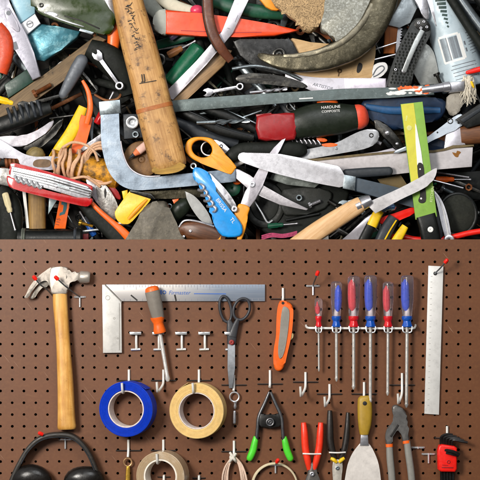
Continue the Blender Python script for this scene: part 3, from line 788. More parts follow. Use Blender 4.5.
solo('brown_stub', 'rounded brown wooden handle stub at the frame edge over the saw blade', 'tool handle', MB().loft([(464, 134, -38, 9, 6), (475, 133, -38, 10, 7), (500, 131, -38, 10, 7)], e=2.6), wood('brown_stub_wood', '7a4a26', '53301a', 5), 475, 133, -38, HG)

# ---- round black jar lid, curved blade, red cable, yellow-black grips
g = G('round_jar', 'round matt black knob with a felted top in the corner by the red cable', 'knob', 461, 213, -44, HG)
g.add('side', MB().annulus(462, 214, -62, -46, 21, 17, 48, 2, 1.1), black_plastic)
g.add('top', MB().ball(462, 213, -48, 18.5, 20.5, 4.5, 36), mat('felted_black', '20221b', 0.85, 0, 0.25, 90, spot='34362c', spot_amt=0.3, bump=0.5))
g = G('hooked_knife', 'slim curved steel blade with a round pivot beside the black round knob', 'knife', 446, 215, -30, HG)
g.add('blade', MB().prism(crom([(436, 189), (442, 196), (447, 206), (451, 220), (454, 237)], 3, False) + crom([(448, 239), (444, 224), (440.5, 208), (438, 198)], 3, False), -32, -29.4, .6), steel_v)
g.add('rib', MB().tube([(438, 193, -29), (444, 205, -28.8), (448, 220, -28.8), (451, 236, -29)], .5, 6), white_paint)
g.add('spine', MB().prism(crom([(437, 204), (442, 216), (446, 236), (440, 236), (436, 222), (433, 208)], 3), -38, -33, 1.2), charcoal)
g.add('pivot', MB().annulus(451.5, 240, -31, -27, 5.4, 1.2, 24, .8), steel)
solo('red_cable', 'thick red cable curling along the bottom right of the heap', 'cable', MB().tube([(384, 238, -40), (402, 236.6, -38), (420, 239.5, -38), (440, 240, -36), (458, 236.5, -35), (475, 232.5, -36), (500, 229, -38)], 3, 12), bright_red, 450, 237, -38, HG)
solo('red_flat_grip', 'flat glossy red handle under the wooden folding knife blade', 'tool handle', MB().prism(crom([(380, 219), (396, 213), (412, 207.5), (421, 206), (418, 212.5), (404, 219), (388, 226)], 2), -36, -29, 1.4), bright_red, 400, 215, -34, HG)
g = G('striped_pliers', 'black pliers grips with bright yellow ends below the wooden folding knife', 'pliers', 384, 228, -24, HG)
g.add('grip', MB().loft([(380, 209, -26, 4, 3), (374, 221, -25, 5, 4), (367, 236, -25, 5.6, 4.4), (360, 250, -27, 5.4, 4)], e=3), black_plastic)
g.add('yellow_sleeve', MB().loft([(381.5, 210, -25, 4.6, 4), (377.5, 216, -24, 5.2, 4.6), (373, 226, -24, 5.4, 5)], e=3), yellow)
g.add('grip', MB().loft([(396, 217, -29, 6, 4), (389, 229, -28, 7, 5), (381, 246, -28, 7, 5)], e=3), charcoal)
g.add('yellow_stripe', MB().tube([(398, 220, -23.6), (391, 231, -22.6), (384, 244, -23)], .8, 6), yellow)
g.add('yellow_sleeve', MB().loft([(407, 226, -25, 3.6, 3.4), (402, 234, -24, 4.6, 4), (396, 244, -24, 5, 4.4)], e=3), yellow)
solo('slim_cutter', 'pale slim blade lying along the beech handle near the board edge', 'knife', MB().prism([(377, 211), (372, 223), (358, 242), (338, 244), (352, 232), (366, 218)], -26, -23, .8), pale_steel, 358, 230, -24, HG)
solo('blue_bolt', 'small chrome bolt with a blue collar beside the folding knife ferrule', 'bolt', MB().lathe((383, 209, -22), (398, 206, -22), [(0, 3), (4, 4), (4.4, 2.6), (9, 2.6), (9.4, 3.6), (13, 3.4), (15, 1)], 16), mat('blue_chrome', '5f8cbf', 0.25, 0.6, 0.4, 60, spot='e0e4ea', spot_amt=0.5, spot_scale=120), 390, 208, -22, HG)
# ---- left part of the heap
g = G('metal_bracket', 'lilac-grey metal bracket with square notch running from the corner down to the brown plank', 'bracket', 18, 35, -34, HG)
bm_ = mat('lilac_grey_metal', '93929d', 0.42, 0.35, 0.08, spot='94939c', spot_amt=0.2, scratch=0.15)
g.add('arm', MB().prism([(-8, -12), (3, -12), (8, 5), (17, 20), (24, 31), (31, 50), (38, 74), (29, 78), (22, 62), (11, 46), (3, 36), (-8, 30)], -40, -34, 1), bm_)
g.add('raised_plate', MB().prism(crom([(1, 6), (6, 5), (10, 12), (17, 26), (14, 29), (8, 24), (2, 14)], 2), -35, -32.6, .6), mat('lilac_plate', 'a3a1ac', 0.45, 0.3, 0.06))
g.add('notch', MB().prism([(8, 40), (13, 38.5), (15.5, 46), (11, 47.5)], -35, -33.8, 0).prism(circ(5.5, 10, 2.4, 14), -33, -32.3, 0), grey_ink)
g = G('blue_case', 'pale blue flat plastic case with a white end bearing a round grey emblem', 'case', 24, 12, -46, HG)
g.add('lid', MB().prism([(3, -12), (31, -12), (31.5, 9), (16, 20)], -52, -42, 1.4), mat('pale_blue_plastic', '8fb9c9', 0.35, 0, 0.06, 25, spot='c7e2ea', spot_amt=0.3))
g.add('white_end', MB().prism([(16.5, 20.4), (31.5, 9.6), (37, 19.5), (23.5, 31)], -52, -41.6, 1), mat('white_plastic_end', 'e6e6ea', 0.4, 0, 0.04))
e = MB()
for k in range(4): e.prism(line_poly([(23.2 + k * 1.6, 22.4 - k * .9), (25 + k * 1.6 - .6, 19.6 - k * .5)], .9), -42, -41.3, 0)
e.annulus(26.2, 20.4, -42, -41.2, 3.6, 2.9, 24, .1)
g.add('emblem', e, grey_ink)
b = MB().prism([(22, 31), (37, 19.5), (54, 22), (78, 27), (74, 34), (58, 46), (40, 58), (33, 56)], -56, -47, 2).jitter(1.4, 0.16, 6)
solo('foil_packet', 'crinkled teal foil packet under the dark olive multitool', 'packet', b, mat('teal_foil', '3a7482', 0.34, 0.3, 0.25, 60, spot='9cc9cf', spot_amt=0.3, spot_scale=50, bump=0.8, bscale=90), 50, 35, -50, HG)
solo('red_grip', 'red-orange rounded plastic grip at the frame edge beside the lilac bracket', 'tool handle', MB().loft([(-8, 24, -38, 9, 8), (0, 36, -37, 9.5, 8), (1, 52, -37, 9, 8), (-4, 70, -39, 8, 7)], e=2.6), mat('brick_red_plastic', 'c8421c', 0.45, 0, 0.15, spot='7a2a12', spot_amt=0.2), 0, 48, -38, HG)
g = G('olive_multitool', 'long glossy dark olive folding multitool with steel liner line and corner screw', 'multitool', 72, 15, -34, HG, tilt=(72, 15, -.06, .03))
g.add('scale', MB().prism(crom([(30, -14), (31, 2), (35, 9), (44, 14), (58, 19), (76, 25), (92, 29.5), (106, 32), (111, 27), (114, 18), (112, 6), (104, -4), (96, -14)], 3), -44, -31, 3, 3), mat('glossy_olive', '26350a', 0.24, 0, 0.2, 40, spec=.5, grime=.06, spot='36461a', spot_amt=0.1, bump=.03))
g.add('liner', MB().prism(line_poly([(46, 11), (58, 16.5), (70, 20.5), (82, 24)], 1.1), -32, -30.2, .2).prism(crom([(41, 10), (47, 8.6), (54, 10.5), (55.5, 13.4), (48, 12.6)], 2), -32, -29.6, .5), steel)
g.add('screw', MB().annulus(38.8, 2.4, -31.4, -29.6, 2.4, .8, 18, .6), dark_steel)
g.add('liner_end', MB().prism([(78, 25.4), (92, 29.6), (90, 32), (77, 28)], -34, -30.4, .5), grey_steel)
g.add('hollow', MB().prism(line_poly([(62, 13), (80, 18), (98, 26)], 1.4), -32, -30.6, .3), black_ink)
solo('folded_plate', 'bright folded steel plate tucked between olive multitool and wooden handle', 'plate', MB().prism([(97, -12), (114, -12), (115, 14), (108, 6)], -36, -29, .8), steel, 107, 0, -32, HG)
solo('yellow_grit_ball', 'knobbly yellow-brown lump above the olive multitool', 'lump', MB().ball(82, -3, -38, 9, 5, 5).jitter(1.2, .4, 4), mat('yellow_grit', 'b99a3a', .8, 0, .4, 120, spot='5c4a18', spot_amt=.5, spot_scale=160, bump=.6), 82, -3, -38, HG)
solo('orange_plug', 'orange plastic grip between the olive multitool and the wooden handle', 'tool handle', MB().loft([(111, 18, -46, 6, 6), (112, 30, -45, 7, 6), (110, 46, -46, 6, 6), (104, 62, -50, 5, 5)], e=2.5), orange, 111, 32, -46, HG)
solo('ribbed_grip', 'pale grey ribbed rubber grip behind the cutter end cap', 'tool handle', MB().loft([(140, -10, -58, 8, 7), (150, 2, -56, 8, 7), (160, 12, -57, 7, 6)], e=2.2, flutes=6), mat('grey_rubber', '8f938a', .7, 0, .2), 150, 2, -56, HG)
solo('pink_button', 'small shiny pink-red button above the orange cutter', 'button', MB().ball(196, 5, -54, 7, 5.5, 4), mat('raspberry', 'd33a5a', .3, 0, .1), 196, 5, -54, HG)
solo('cream_tube', 'cream coloured squeezed tube behind the orange cutter and pink button', 'tube', MB().loft([(152, -12, -62, 6, 5), (176, 2, -61, 7, 5), (205, 10, -62, 6, 5)], e=3), mat('cream_plastic', 'c9c4ae', .5, 0, .1), 178, 2, -61, HG)
solo('green_sleeve', 'deep green rounded plastic grip above the orange cutter near the bark', 'tool handle', MB().loft([(208, -6, -54, 6, 5), (232, 2, -53, 7, 6), (262, 7, -53, 7, 6), (284, 10, -55, 5, 5)], e=2.6), deep_green, 245, 5, -53, HG)
solo('yellow_orange_tab', 'yellow-orange plastic tab beside the bark covered grip', 'tab', MB().prism(crom([(258, -12), (284, -12), (281, 3), (277, 7), (266, 3)], 2), -46, -38, 1.5), amber, 270, -2, -42, HG)

# ---- under the first caption: brown plank, green marker, wooden slat, dark plier jaws, black grips
solo('brown_lath', 'long weathered brown wooden slat slanting up from the frame edge under the tools', 'lath', MB().prism([(-12, 108), (40, 72), (94, 31), (104, 36), (60, 78), (-12, 130)], -50, -43, 1.2), wood('weathered_slat', '7d6647', '5a4730', 37, .7, dirt='3c3020', dirt_amt=.3), 45, 78, -47, HG)
solo('green_box', 'dark green square tin between the lilac bracket and brown plank', 'tin', MB().prism([(0, 82), (26, 64), (31, 78), (4, 96)], -52, -42, 1.2), mat('dark_green_tin', '17382c', .4, 0, .2), 15, 80, -46, HG)
solo('tapered_drift', 'dull grey tapered steel handle crossing the weathered brown slat', 'tool handle', MB().bar((58, 96), (82, 52), [4, 6, 7, 6.5], [3, 5, 6, 5], z=-40), mat('dull_grey_paint', '60646a', .5, .3, .15), 70, 74, -40, HG)
solo('bulbous_grip', 'fat black rubber handle between the weathered slat and the pale wooden handle', 'tool handle', MB().loft([(86, 44, -44, 9, 8), (104, 54, -42, 14, 10), (120, 70, -42, 14, 10), (128, 92, -44, 10, 8)], e=2.4), black_rubber, 108, 62, -43, HG)
solo('orange_lever', 'thin orange lever rising beside the dull grey tapered handle', 'lever', MB().loft([(80, 78, -38, 1.6, 1.6), (86, 90, -37, 2.4, 2), (88, 106, -37, 3, 2.4), (84, 122, -39, 3, 2)], e=3), orange, 86, 100, -38, HG)
solo('green_marker', 'dark green cylinder-shaped marker pen with rounded cap, beside the pale wooden handle', 'marker', MB().bar((168, 82), (200, 42), [9, 9.2, 9.2, 8.6], z=-46, e=2, rnd=(.4, .5)), mat('marker_green', '0e5a3c', .32, 0, .1, coat=.3), 184, 62, -46, HG)
solo('tan_lath', 'smooth tan wooden slat passing below the brown leather handle', 'lath', MB().prism([(164, 100), (190, 72), (222, 44), (232, 47), (224, 62), (196, 88), (176, 108)], -50, -42, 1.2), wood('tan_slat_wood', 'a58258', '7d6040', 42), 198, 76, -46, HG)
g = G('pipe_wrench_jaw', 'dark toothed wrench jaw with a round hole lying under the orange cutter', 'wrench', 285, 55, -46, HG)
J = [(232, 36)]
for i in range(9): J += [(238 + i * 6, 37.5), (241 + i * 6, 32.8)]
J += [(294, 38), (300, 50), (296, 66), (282, 72), (258, 66), (240, 52)]
g.add('jaw', MB().prism(J, -56, -47, 1.2), mat('dark_jaw_steel', '3a3a3a', .36, .7, .3, spot='6a6a6a', spot_amt=.3, bump=.2))
g.add('pin', MB().annulus(280, 51, -48, -44.6, 7, 4, 28, .9).annulus(280, 51, -48, -44.9, 3.2, .3, 20, .6), dark_steel)
g = G('wire_stripper', 'grey steel stripper with long slotted arms above the dark flat bar', 'pliers', 265, 78, -42, HG)
g.add('arm', MB().prism(crom([(236, 74), (250, 70), (282, 73), (304, 80), (308, 85), (290, 84), (262, 81), (240, 80)], 3), -47, -42, 1), dark_steel)
g.add('arm', MB().tube([(232, 66, -41), (256, 63, -40), (282, 68, -40), (302, 77, -41)], 2, 10), grey_steel)
g.add('slot', MB().prism(line_poly([(246, 75.5), (282, 77.5)], 1.6), -43, -41.6, 0), black_ink)
solo('red_box_end', 'dark red slanted plastic block end below the dark flat bar', 'block', MB().prism([(256, 112), (272, 110), (274, 118), (258, 118)], -54, -48, 1), dark_red, 264, 114, -50, HG)
g = G('black_long_pliers', 'pair of slim black plier handles curving under the wooden handle butt', 'pliers', 215, 122, -42, HG)
g.add('grip', MB().loft([(176, 108, -44, 5, 4), (196, 116, -42, 5.5, 4.4), (220, 128, -42, 5.5, 4.4), (254, 136, -43, 4.4, 4)], e=2.4), black_plastic)
g.add('grip', MB().loft([(186, 100, -46, 4, 4), (212, 108, -44, 5, 4.4), (236, 118, -44, 5, 4.4), (256, 128, -45, 4, 4)], e=2.4), black_plastic)
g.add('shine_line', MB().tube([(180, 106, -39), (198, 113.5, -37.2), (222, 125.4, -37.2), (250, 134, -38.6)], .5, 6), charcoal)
solo('coil_spring_grip', 'curved ribbed charcoal grip beside the dark flat bar end', 'tool handle', MB().loft([(140, 118, -52, 6, 5), (176, 120, -50, 7, 6), (206, 134, -50, 7, 6), (238, 142, -52, 5, 5)], e=2.2, flutes=8), charcoal, 190, 126, -50, HG)
for i, (x0, y0, x1, y1, r, lab) in enumerate([
        (196, 112, 244, 104, 1.2, 'thin steel rod between the black pliers and the dark flat bar'),
        (206, 128, 262, 108, 1.0, 'slim bent-looking steel rod near the dark red block'),
        (226, 108, 258, 122, 1.1, 'short bright steel rod leaning on the dark red block'),
        (290, 100, 300, 112, 1.0, 'tiny steel rod beside the green handle, below the flat bar')]):
    solo('steel_rod', lab, 'rod', MB().tube([(x0, y0, -47), ((x0 + x1) / 2, (y0 + y1) / 2, -46), (x1, y1, -47)], r, 8), grey_steel, x0, y0, -47, HG)

# ---- left edge: black knobbly tool, white blade
g = G('black_ratchet', 'black ribbed ratchet handle with bright edge by the frame edge above the white blade', 'ratchet', 25, 118, -40, HG)
g.add('grip', MB().loft([(-10, 126, -40, 8, 7), (8, 120, -39, 9, 7), (28, 112, -38, 9, 7), (48, 106, -39, 6, 5)], e=2.4), black_plastic)
b = MB()
for k in range(6): b.loft([(4 + k * 6, 106 + k * -1.6, -33, 1.6, 1.4), (7 + k * 6, 114 - k * 1.6, -31, 1.8, 1.6), (9 + k * 6, 122 - k * 1.6, -33, 1.6, 1.4)], e=2, seg=10, cr=3)
g.add('rib', b, charcoal)
solo('curved_cutter', 'rounded whitish blade edge beneath the black ribbed ratchet handle', 'blade', MB().prism(crom([(-10, 136), (6, 134), (18, 134), (34, 128), (50, 118), (46, 128), (32, 138), (18, 145), (4, 144), (-10, 140)], 3), -46, -42, .8), pale_steel, 18, 136, -44, HG, tilt=(18, 136, -.06, -.05))
solo('sickle_cutter', 'dark curved steel blade running from the ratchet toward the yellow strip', 'blade', MB().prism(crom([(18, 146), (36, 137), (52, 122), (60, 116), (56, 128), (44, 140), (30, 150)], 3), -50, -46, .8), dark_steel, 40, 134, -48, HG)

# ---- wrench, wooden stick, orange rule, yellow strip
g = G('adjustable_wrench', 'bright adjustable wrench with brown worm screw, handle slot under the cord windings', 'wrench', 25, 158, -36, HG, tilt=(25, 158, -.05, -.04))
g.add('head', MB().prism(crom([(-12, 134), (0, 140), (11, 147), (22, 153), (34, 155.5), (50, 155), (62, 157)], 3, False) + [(64, 168), (46, 169), (28, 167.5), (17, 165.5), (14, 156), (0, 158), (-12, 156)], -42, -35, 1.4), mat('wrench_steel', 'b5b5be', .36, .5, .08, spot='9a98a0', spot_amt=.25))
g.add('slot', MB().prism(crom([(31, 160), (36, 158), (46, 158.6), (48, 162.5), (45, 166), (34, 166), (30, 164)], 3), -36, -34.4, 0), mat('slot_rust', '6b5640', .6, .2, .3))
g.add('worm', MB().lathe((1, 162, -40), (16, 160, -40), [(0, 3), (1, 6), (3, 6), (4, 4.4), (5, 6), (7, 6), (8, 4.4), (9, 6), (11, 6), (12, 4.4), (13, 6), (15, 5)], 24), rust)
g.add('lower_jaw', MB().prism([(-12, 166), (4, 167), (15, 170), (10, 178), (6, 186), (-12, 182)], -42, -35.5, 1.4), rough_steel)
wv = wood('brown_stick', 'a07c40', '74562a', 90, .6, grain=1.2)
g = G('wooden_stick', 'upright brown wooden stick with a domed top, behind the red pocket knife', 'stick', 32, 188, -52, HG)
g.add('shaft', MB().loft([(32, 152, -53, 9, 7), (32.4, 180, -53, 9, 7), (32.6, 205, -53, 8.8, 7), (33, 228.5, -53, 8.6, 7)], e=4, cr=2), wv)
g.add('knob', MB().ball(31, 153, -50, 9.6, 9, 8), wood('knob_wood', '8c7a4a', '6a5a34', 40, .6))
solo('white_strip', 'narrow white plastic strip standing along the brown wooden stick', 'strip', MB().prism([(17.5, 186), (21, 186), (25, 228), (22, 228)], -50, -48, .4), white_paint, 21, 207, -49, HG)
solo('clear_wedge', 'pale glassy wedge peeking out below the red pocket knife', 'wedge', MB().prism([(45, 192), (55, 196), (44, 214)], -56, -52, .5), mat('glassy_blue', 'a9bcc0', .25, 0, .15), 48, 200, -54, HG)
g = G('orange_rule', 'narrow orange rule with dark teal hooked mark, running under the red pocket knife', 'ruler', 66, 180, -50, HG)
g.add('strip', MB().prism([(78, 112), (90, 116), (83, 142), (66.5, 200), (62, 228.5), (50, 228.5), (56, 198), (70, 138)], -53, -49.6, .5), orange)
g.add('teal_mark', MB().prism([(58, 200.5), (63.5, 200), (63, 208), (61, 213.5), (55.5, 215.2), (56, 212.4), (59, 211), (60, 204.6), (57.4, 203.6)], -50, -49.2, 0), teal_ink)
g.add('dark_lettering', MB().text('115', 55, 226, 5.5, 78, -49.5, .1), mat('dark_rule_print', '5a2a10', .6))
solo('yellow_strip', 'flat yellow plastic handle coming down to the wrench beside the orange rule', 'tool handle', MB().loft([(80, 104, -52, 5, 3), (68, 130, -50, 6.5, 4), (56, 147, -50, 6, 4), (46, 160, -53, 4, 3)], e=3), yellow, 62, 138, -50, HG)
solo('olive_strip', 'dull olive flat bar between the yellow and orange strips', 'bar', MB().prism([(84, 104), (74, 128), (60, 152), (67, 154), (72, 140), (88, 110)], -54, -51, .6), mat('dull_olive', '5c5a2c', .6, 0, .2), 72, 134, -52, HG)
solo('steel_spike', 'slim bright steel spike pointing from the orange rule toward the clamp bar', 'spike', MB().prism([(70, 154), (82, 143), (97, 133), (104, 128), (100, 138), (84, 147), (73, 155)], -48, -45, .6), steel, 86, 142, -46, HG)

# ---- bolt with cord windings
g = G('threaded_bolt', 'thick rusty yellow-brown bolt wound with tan cord, passing behind the clamp bar', 'bolt', 90, 162, -44, HG)
g.add('core', MB().lathe((46, 158, -46), (120, 176, -46), [(0, 8), (2, 11), (10, 11.5), (40, 13.5), (60, 14), (72, 13), (75, 8)], 28).jitter(.7, .3, 5), mat('yellow_rust', 'c88a1c', .55, .2, .35, 50, spot='3f2f1c', spot_amt=.55, spot_scale=75, smix=.9, bump=.6))
cord = mat('tan_cord', 'cfa684', .75, 0, .15, 200, spot='a87c58', spot_amt=.3, spot_scale=300, bump=.5)
b = MB()
for k, (cx, ry, dx) in enumerate([(52, 13, -2), (57, 14, 3), (62.5, 14.4, -1), (67.5, 14.6, 2), (73, 15, 4), (81, 15.5, 5)]):
    cy = 152 + cx * .14 + 1.5
    jr = random.Random(k + 40); J_ = lambda a_: jr.uniform(-a_, a_)
    for rep in range(2 if k in (1, 3, 4) else 1):
        b.tube([(cx + dx + J_(2.5), cy - ry + J_(1.5), -45), (cx + 1.6 + J_(2.5), cy - ry * .55, -33 + rep), (cx - 1 + J_(2), cy, -30.4 + rep * 1.5), (cx - 2.4 + J_(2.5), cy + ry * .6, -33 + rep), (cx - dx * .4 + J_(3), cy + ry + J_(1.5), -45), (cx + J_(3), cy, -60)], 1.55, 8, 6, closed=True)
b.tube([(54, 168, -38), (50, 176, -37), (58, 180, -33), (70, 178, -31), (82, 176, -31), (90, 180, -33), (98, 186, -36)], 1.4, 8)
b.tube([(60, 146, -36), (70, 141, -34), (82, 143, -33), (92, 150, -33), (96, 160, -34)], 1.4, 8)
solo('cord_winding', 'tan cord wound several turns round the rusty bolt beside the wrench', 'cord', b, cord, 64, 162, -40, HG)
b = MB()
for k in range(3):
    r = 15 + k * 3
    b.tube([(98 + (r + 2) * math.cos(t) * .8 + k * 1.2, 162 + r * math.sin(t), -36 + 2 * math.cos(t) + k * .9) for t in [i * math.pi * 2 / 12 for i in range(12)]], 1.6, 8, 4, closed=True)
solo('cord_loop', 'loose tan cord loops in front of the rusty bolt next to the clamp bar', 'cord', b, cord, 101, 162, -32, HG)

# ---- clamp bar
g = G('clamp_bar', 'heavy blue-grey steel bar bent in a wide curve under the wooden handle', 'clamp', 140, 165, -30, HG, tilt=(140, 165, .02, -.02))
outer = crom([(99, 104), (99.5, 136), (101, 150), (106, 168), (114, 180), (124, 187), (137, 189.6), (160, 188), (184, 186), (210, 183.5), (236, 181)], 4, False)
inner = crom([(236, 168), (210, 170.5), (184, 173), (160, 175.6), (146, 176), (134, 172), (126, 164), (121, 150), (118.5, 136), (117.5, 104)], 4, False)
g.add('bar', MB().prism(outer + inner, -34, -26, 1.2, 3), mat('galvanised_blue_grey', '8794a2', .34, .6, .14, 30, spot='b6c0ca', spot_amt=.3, spot_scale=40, scratch=.3, bump=.12))
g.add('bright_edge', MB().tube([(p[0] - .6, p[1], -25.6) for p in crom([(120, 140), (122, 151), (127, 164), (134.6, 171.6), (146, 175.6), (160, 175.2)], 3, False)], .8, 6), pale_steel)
solo('lower_clamp_plate', 'dull brown-grey flat bar lying directly below the curved clamp bar', 'bar', MB().prism([(130, 190), (160, 190), (190, 187), (206, 190), (200, 197), (170, 198), (146, 198), (134, 196)], -46, -40, 1.2), forged, 168, 193, -43, HG)
solo('brown_disc', 'round brown rusty disc inside the bend of the clamp bar', 'disc', MB().annulus(140, 158, -48, -40, 19, 3, 40, 2).annulus(140, 158, -48, -42, 3.4, .2, 16, .5), mat('rusty_disc', '6d4d2c', .6, .2, .3, spot='a88052', spot_amt=.35, bump=.4), 140, 158, -44, HG)
g = G('pink_pencil', 'stubby pinkish pencil with a dark lead and orange cone on the brown disc', 'pencil', 136, 148, -34, HG)
g.add('barrel', MB().bar((152, 138), (137, 150), [4.4, 4.2], z=-34, rnd=(0, 0)), mat('faded_pink', 'dcb4a6', .6, 0, .12))
g.add('cone', MB().lathe((137.4, 149.7, -34), (128, 157, -34), [(0, 4.2), (6, 2.2)], 18), mat('coral_cone', 'e07a4c', .6))
g.add('lead', MB().lathe((132.6, 153.4, -34), (126, 158.6, -34), [(0, 2.3), (3, 1.6), (6.5, .3)], 14), charcoal)
solo('grey_block', 'pale grey metal block continuing above the curved clamp bar', 'block', MB().prism([(97, 100), (119, 98), (120, 112), (98, 114)], -40, -24, 1.6), grey_steel, 108, 106, -32, HG)
solo('dark_block', 'nearly black square metal block between the clamp bar and the wooden handle', 'block', MB().prism([(121, 112), (140, 112), (142, 136), (122, 138)], -46, -34, 1.6), charcoal, 131, 124, -40, HG)

# ---- red pocket knife
g = G('red_pocket_knife', 'red pocket knife with silver folded tools showing along its open edge', 'pocket knife', 48, 182, -22, HG, tilt=(48, 182, 0.01, -.01))
g.add('back_scale', MB().prism(crom([(9, 163.5), (14, 162.6), (50, 172), (86, 183.5), (91, 187), (90, 192), (84, 193), (40, 184), (10, 176), (7, 169)], 3), -33, -22, 1.6, 2), red)
L = [(10, 165.5), (48, 174), (86, 185.5), (91, 190.5), (89, 198), (80, 198.5), (40, 186.5), (8, 177.5)]
g.add('steel_layers', MB().prism(L, -30, -18, .8), mat('layered_steel', 'd8d9de', .28, .6, .05, scratch=.3, ang=-.26))
b = MB()
for k in range(4):
    f = (k + .5) / 4
    b.prism(line_poly([(10 + 1 * k, 168 + 2.5 * k), (48, 176.5 + 2.7 * k), (88.5, 188.4 + 2.6 * k)], .55 if k != 1 else .9), -18.4, -17.4, 0)
b.prism(line_poly([(54, 181), (70, 186)], 1.1), -18.4, -17.2, 0)
g.add('layer_line', b, black_ink)
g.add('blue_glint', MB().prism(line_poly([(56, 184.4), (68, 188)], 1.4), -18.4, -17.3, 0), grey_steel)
g.add('front_scale', MB().prism(crom([(5, 176), (9, 176.4), (14, 180), (28, 185), (34, 187), (40, 188.5), (60, 193.6), (82, 198.5), (90.5, 198), (91, 202.5), (87, 206), (80, 205.6), (44, 197), (12, 188.5), (6.4, 184)], 3), -30, -16, 2.4, 3), red)
b = MB()
for k in range(5):
    b.tube([(13 + k * 5.4, 175 + k * 1.6, -17), (14.5 + k * 5.4, 179 + k * 1.6, -14.6), (17.5 + k * 5.4, 182 + k * 1.6, -15.6), (19 + k * 5.4, 178.6 + k * 1.6, -17.6)], 1.25, 8)
g.add('corkscrew', b, chrome)
g.add('pin', MB().ball(40, 186.6, -16, 1.4, 1.4, 1).ball(55, 186.8, -17.4, 1, 1, .7), steel)
b = MB()
for k in range(3): b.prism(line_poly([(87 + k * .6, 190.5 + k * 2.2), (90.6, 191.6 + k * 2.2)], 1), -18.6, -16.8, .2)
g.add('end_spring', b, black_ink)

# ---- below the red knife
g = G('slip_joint_jaws', 'silver pitted plier jaws standing beside the red pocket knife end', 'pliers', 100, 195, -40, HG)
g.add('jaw', MB().prism(crom([(94, 178), (100, 181), (106, 187), (112, 196), (116, 206), (116, 216), (110, 222), (102, 216), (97, 204), (94, 190)], 3), -46, -37, 1.6), rough_steel)
g.add('jaw', MB().prism(crom([(83, 174), (88, 175.5), (94, 182), (98, 194), (101, 208), (96, 204), (89, 194), (85, 184)], 3), -44, -38, 1.2), steel)
g.add('slot', MB().prism(crom([(103, 187), (104.6, 192), (103, 198), (102, 192)], 2), -38, -36.6, 0), black_ink)
solo('red_lever', 'small dark red lever with a silver rivet behind the pitted plier jaws', 'lever', MB().prism(crom([(106, 182), (112, 186), (118, 194), (118, 199), (111, 196), (106, 188)], 3), -48, -42, 1.2), dark_red, 112, 190, -45, HG)
g = G('orange_pliers', 'black and orange curved pliers handle sweeping down from the red pocket knife', 'pliers', 104, 220, -30, HG)
g.add('grip', MB().loft([(80, 200, -33, 6, 5), (90, 212, -32, 7.5, 6), (103, 224, -31, 8.5, 6), (116, 236, -30, 9, 6), (130, 250, -31, 9, 6)], e=2.8), black_rubber)
g.add('orange_edge', MB().loft([(85, 197.5, -30, 2, 4), (97, 210, -29, 2.6, 4.5), (110, 221.5, -28, 3, 4.5), (122, 232, -27, 4.2, 4.5), (134, 245, -28, 5, 4.5)], e=2.8), orange)
g = G('yellow_plastic_clip', 'bright yellow wedge shaped plastic piece below the curved clamp bar', 'clip', 130, 207, -30, HG)
g.add('wedge', MB().prism(crom([(113.5, 213), (115, 209), (127, 192.5), (131, 191.5), (148, 197.4), (149.4, 199.6), (146, 204), (131, 221), (126, 224), (119, 223), (114.5, 218)], 3), -38, -26, 2.6, 3), mat('warm_yellow', 'f4c233', .38, 0, .08, spot='e0a92a', spot_amt=.2))
g.add('ridge', MB().loft([(127, 219, -27, 2, 2), (136, 209, -25.5, 2.4, 2.2), (146, 199, -26.5, 1.6, 1.6)], e=2), amber)
g.add('top_tab', MB().prism([(120, 190.5), (126, 189), (126, 197), (121.5, 198.5)], -42, -34, 1), yellow)
solo('steel_strap', 'dark steel strap capping the bright yellow wedge', 'strap', MB().prism([(128, 189), (150, 193), (155, 199), (149, 198.4), (129, 192)], -34, -24, 1), dark_steel, 140, 194, -29, HG)
b = MB().prism(crom([(124, 252), (128, 234), (137, 218), (143, 206), (155, 200.5), (165, 201.5), (171, 212), (178, 228), (184, 244), (184, 256)], 3), -52, -22, 7, 3).jitter(1.5, .12, 9)
solo('axe_poll', 'big mottled grey-brown forged axe head rising from the seam below the clamp bar', 'axe', b, mat('stone_grey_steel', '5c564b', .5, .3, .3, 45, spot='857d6d', spot_amt=.3, spot_scale=110, bump=.55, bscale=180), 155, 225, -36, HG)
g = G('brown_pocket_knife', 'pocket knife with riveted brown wooden scales and a pointed grey blade', 'pocket knife', 197, 222, -24, HG)
g.add('blade', MB().prism(crom([(184, 190.5), (193, 195), (201, 203), (208, 213), (212.5, 224)], 3, False) + crom([(209, 226.5), (199, 219), (191, 208), (186, 198)], 3, False), -30, -28, .7), mat('stonewashed_blade', '9d9d9b', .45, .45, .12, spot='80807e', spot_amt=.3))
g.add('scale', MB().loft([(180, 236, -24, 2, 2), (183, 231, -24, 8, 5), (195, 231, -23, 10, 6.5), (208, 235, -23, 10.5, 6.5), (224, 241, -24, 10, 6)], e=2.8), wood('walnut_scales', '6b3f22', '432614', -15, .4))
g.add('liner', MB().tube([(178.5, 227, -21), (184, 220.5, -19.5), (196, 221, -18.6), (214, 226.4, -18.6)], 1.1, 8), steel)
g.add('rivet', MB().annulus(190, 231, -18, -16, 1.5, .2, 14, .4).annulus(183.5, 236.4, -19.4, -17, 1.3, .2, 14, .4), steel)
solo('bulbous_grip', 'rounded black-green rubber grip end between the axe head and grey blade', 'tool handle', MB().loft([(172, 218, -38, 6, 6), (180, 208, -36, 8.5, 7), (188, 202, -38, 6, 6)], e=2.2), dark_green, 180, 208, -36, HG)
solo('orange_chip', 'tiny orange plastic tip below the clamp bar near the grey blade', 'tip', MB().prism([(171, 199), (178, 198), (174, 206)], -42, -38, .6), orange, 174, 201, -40, HG)

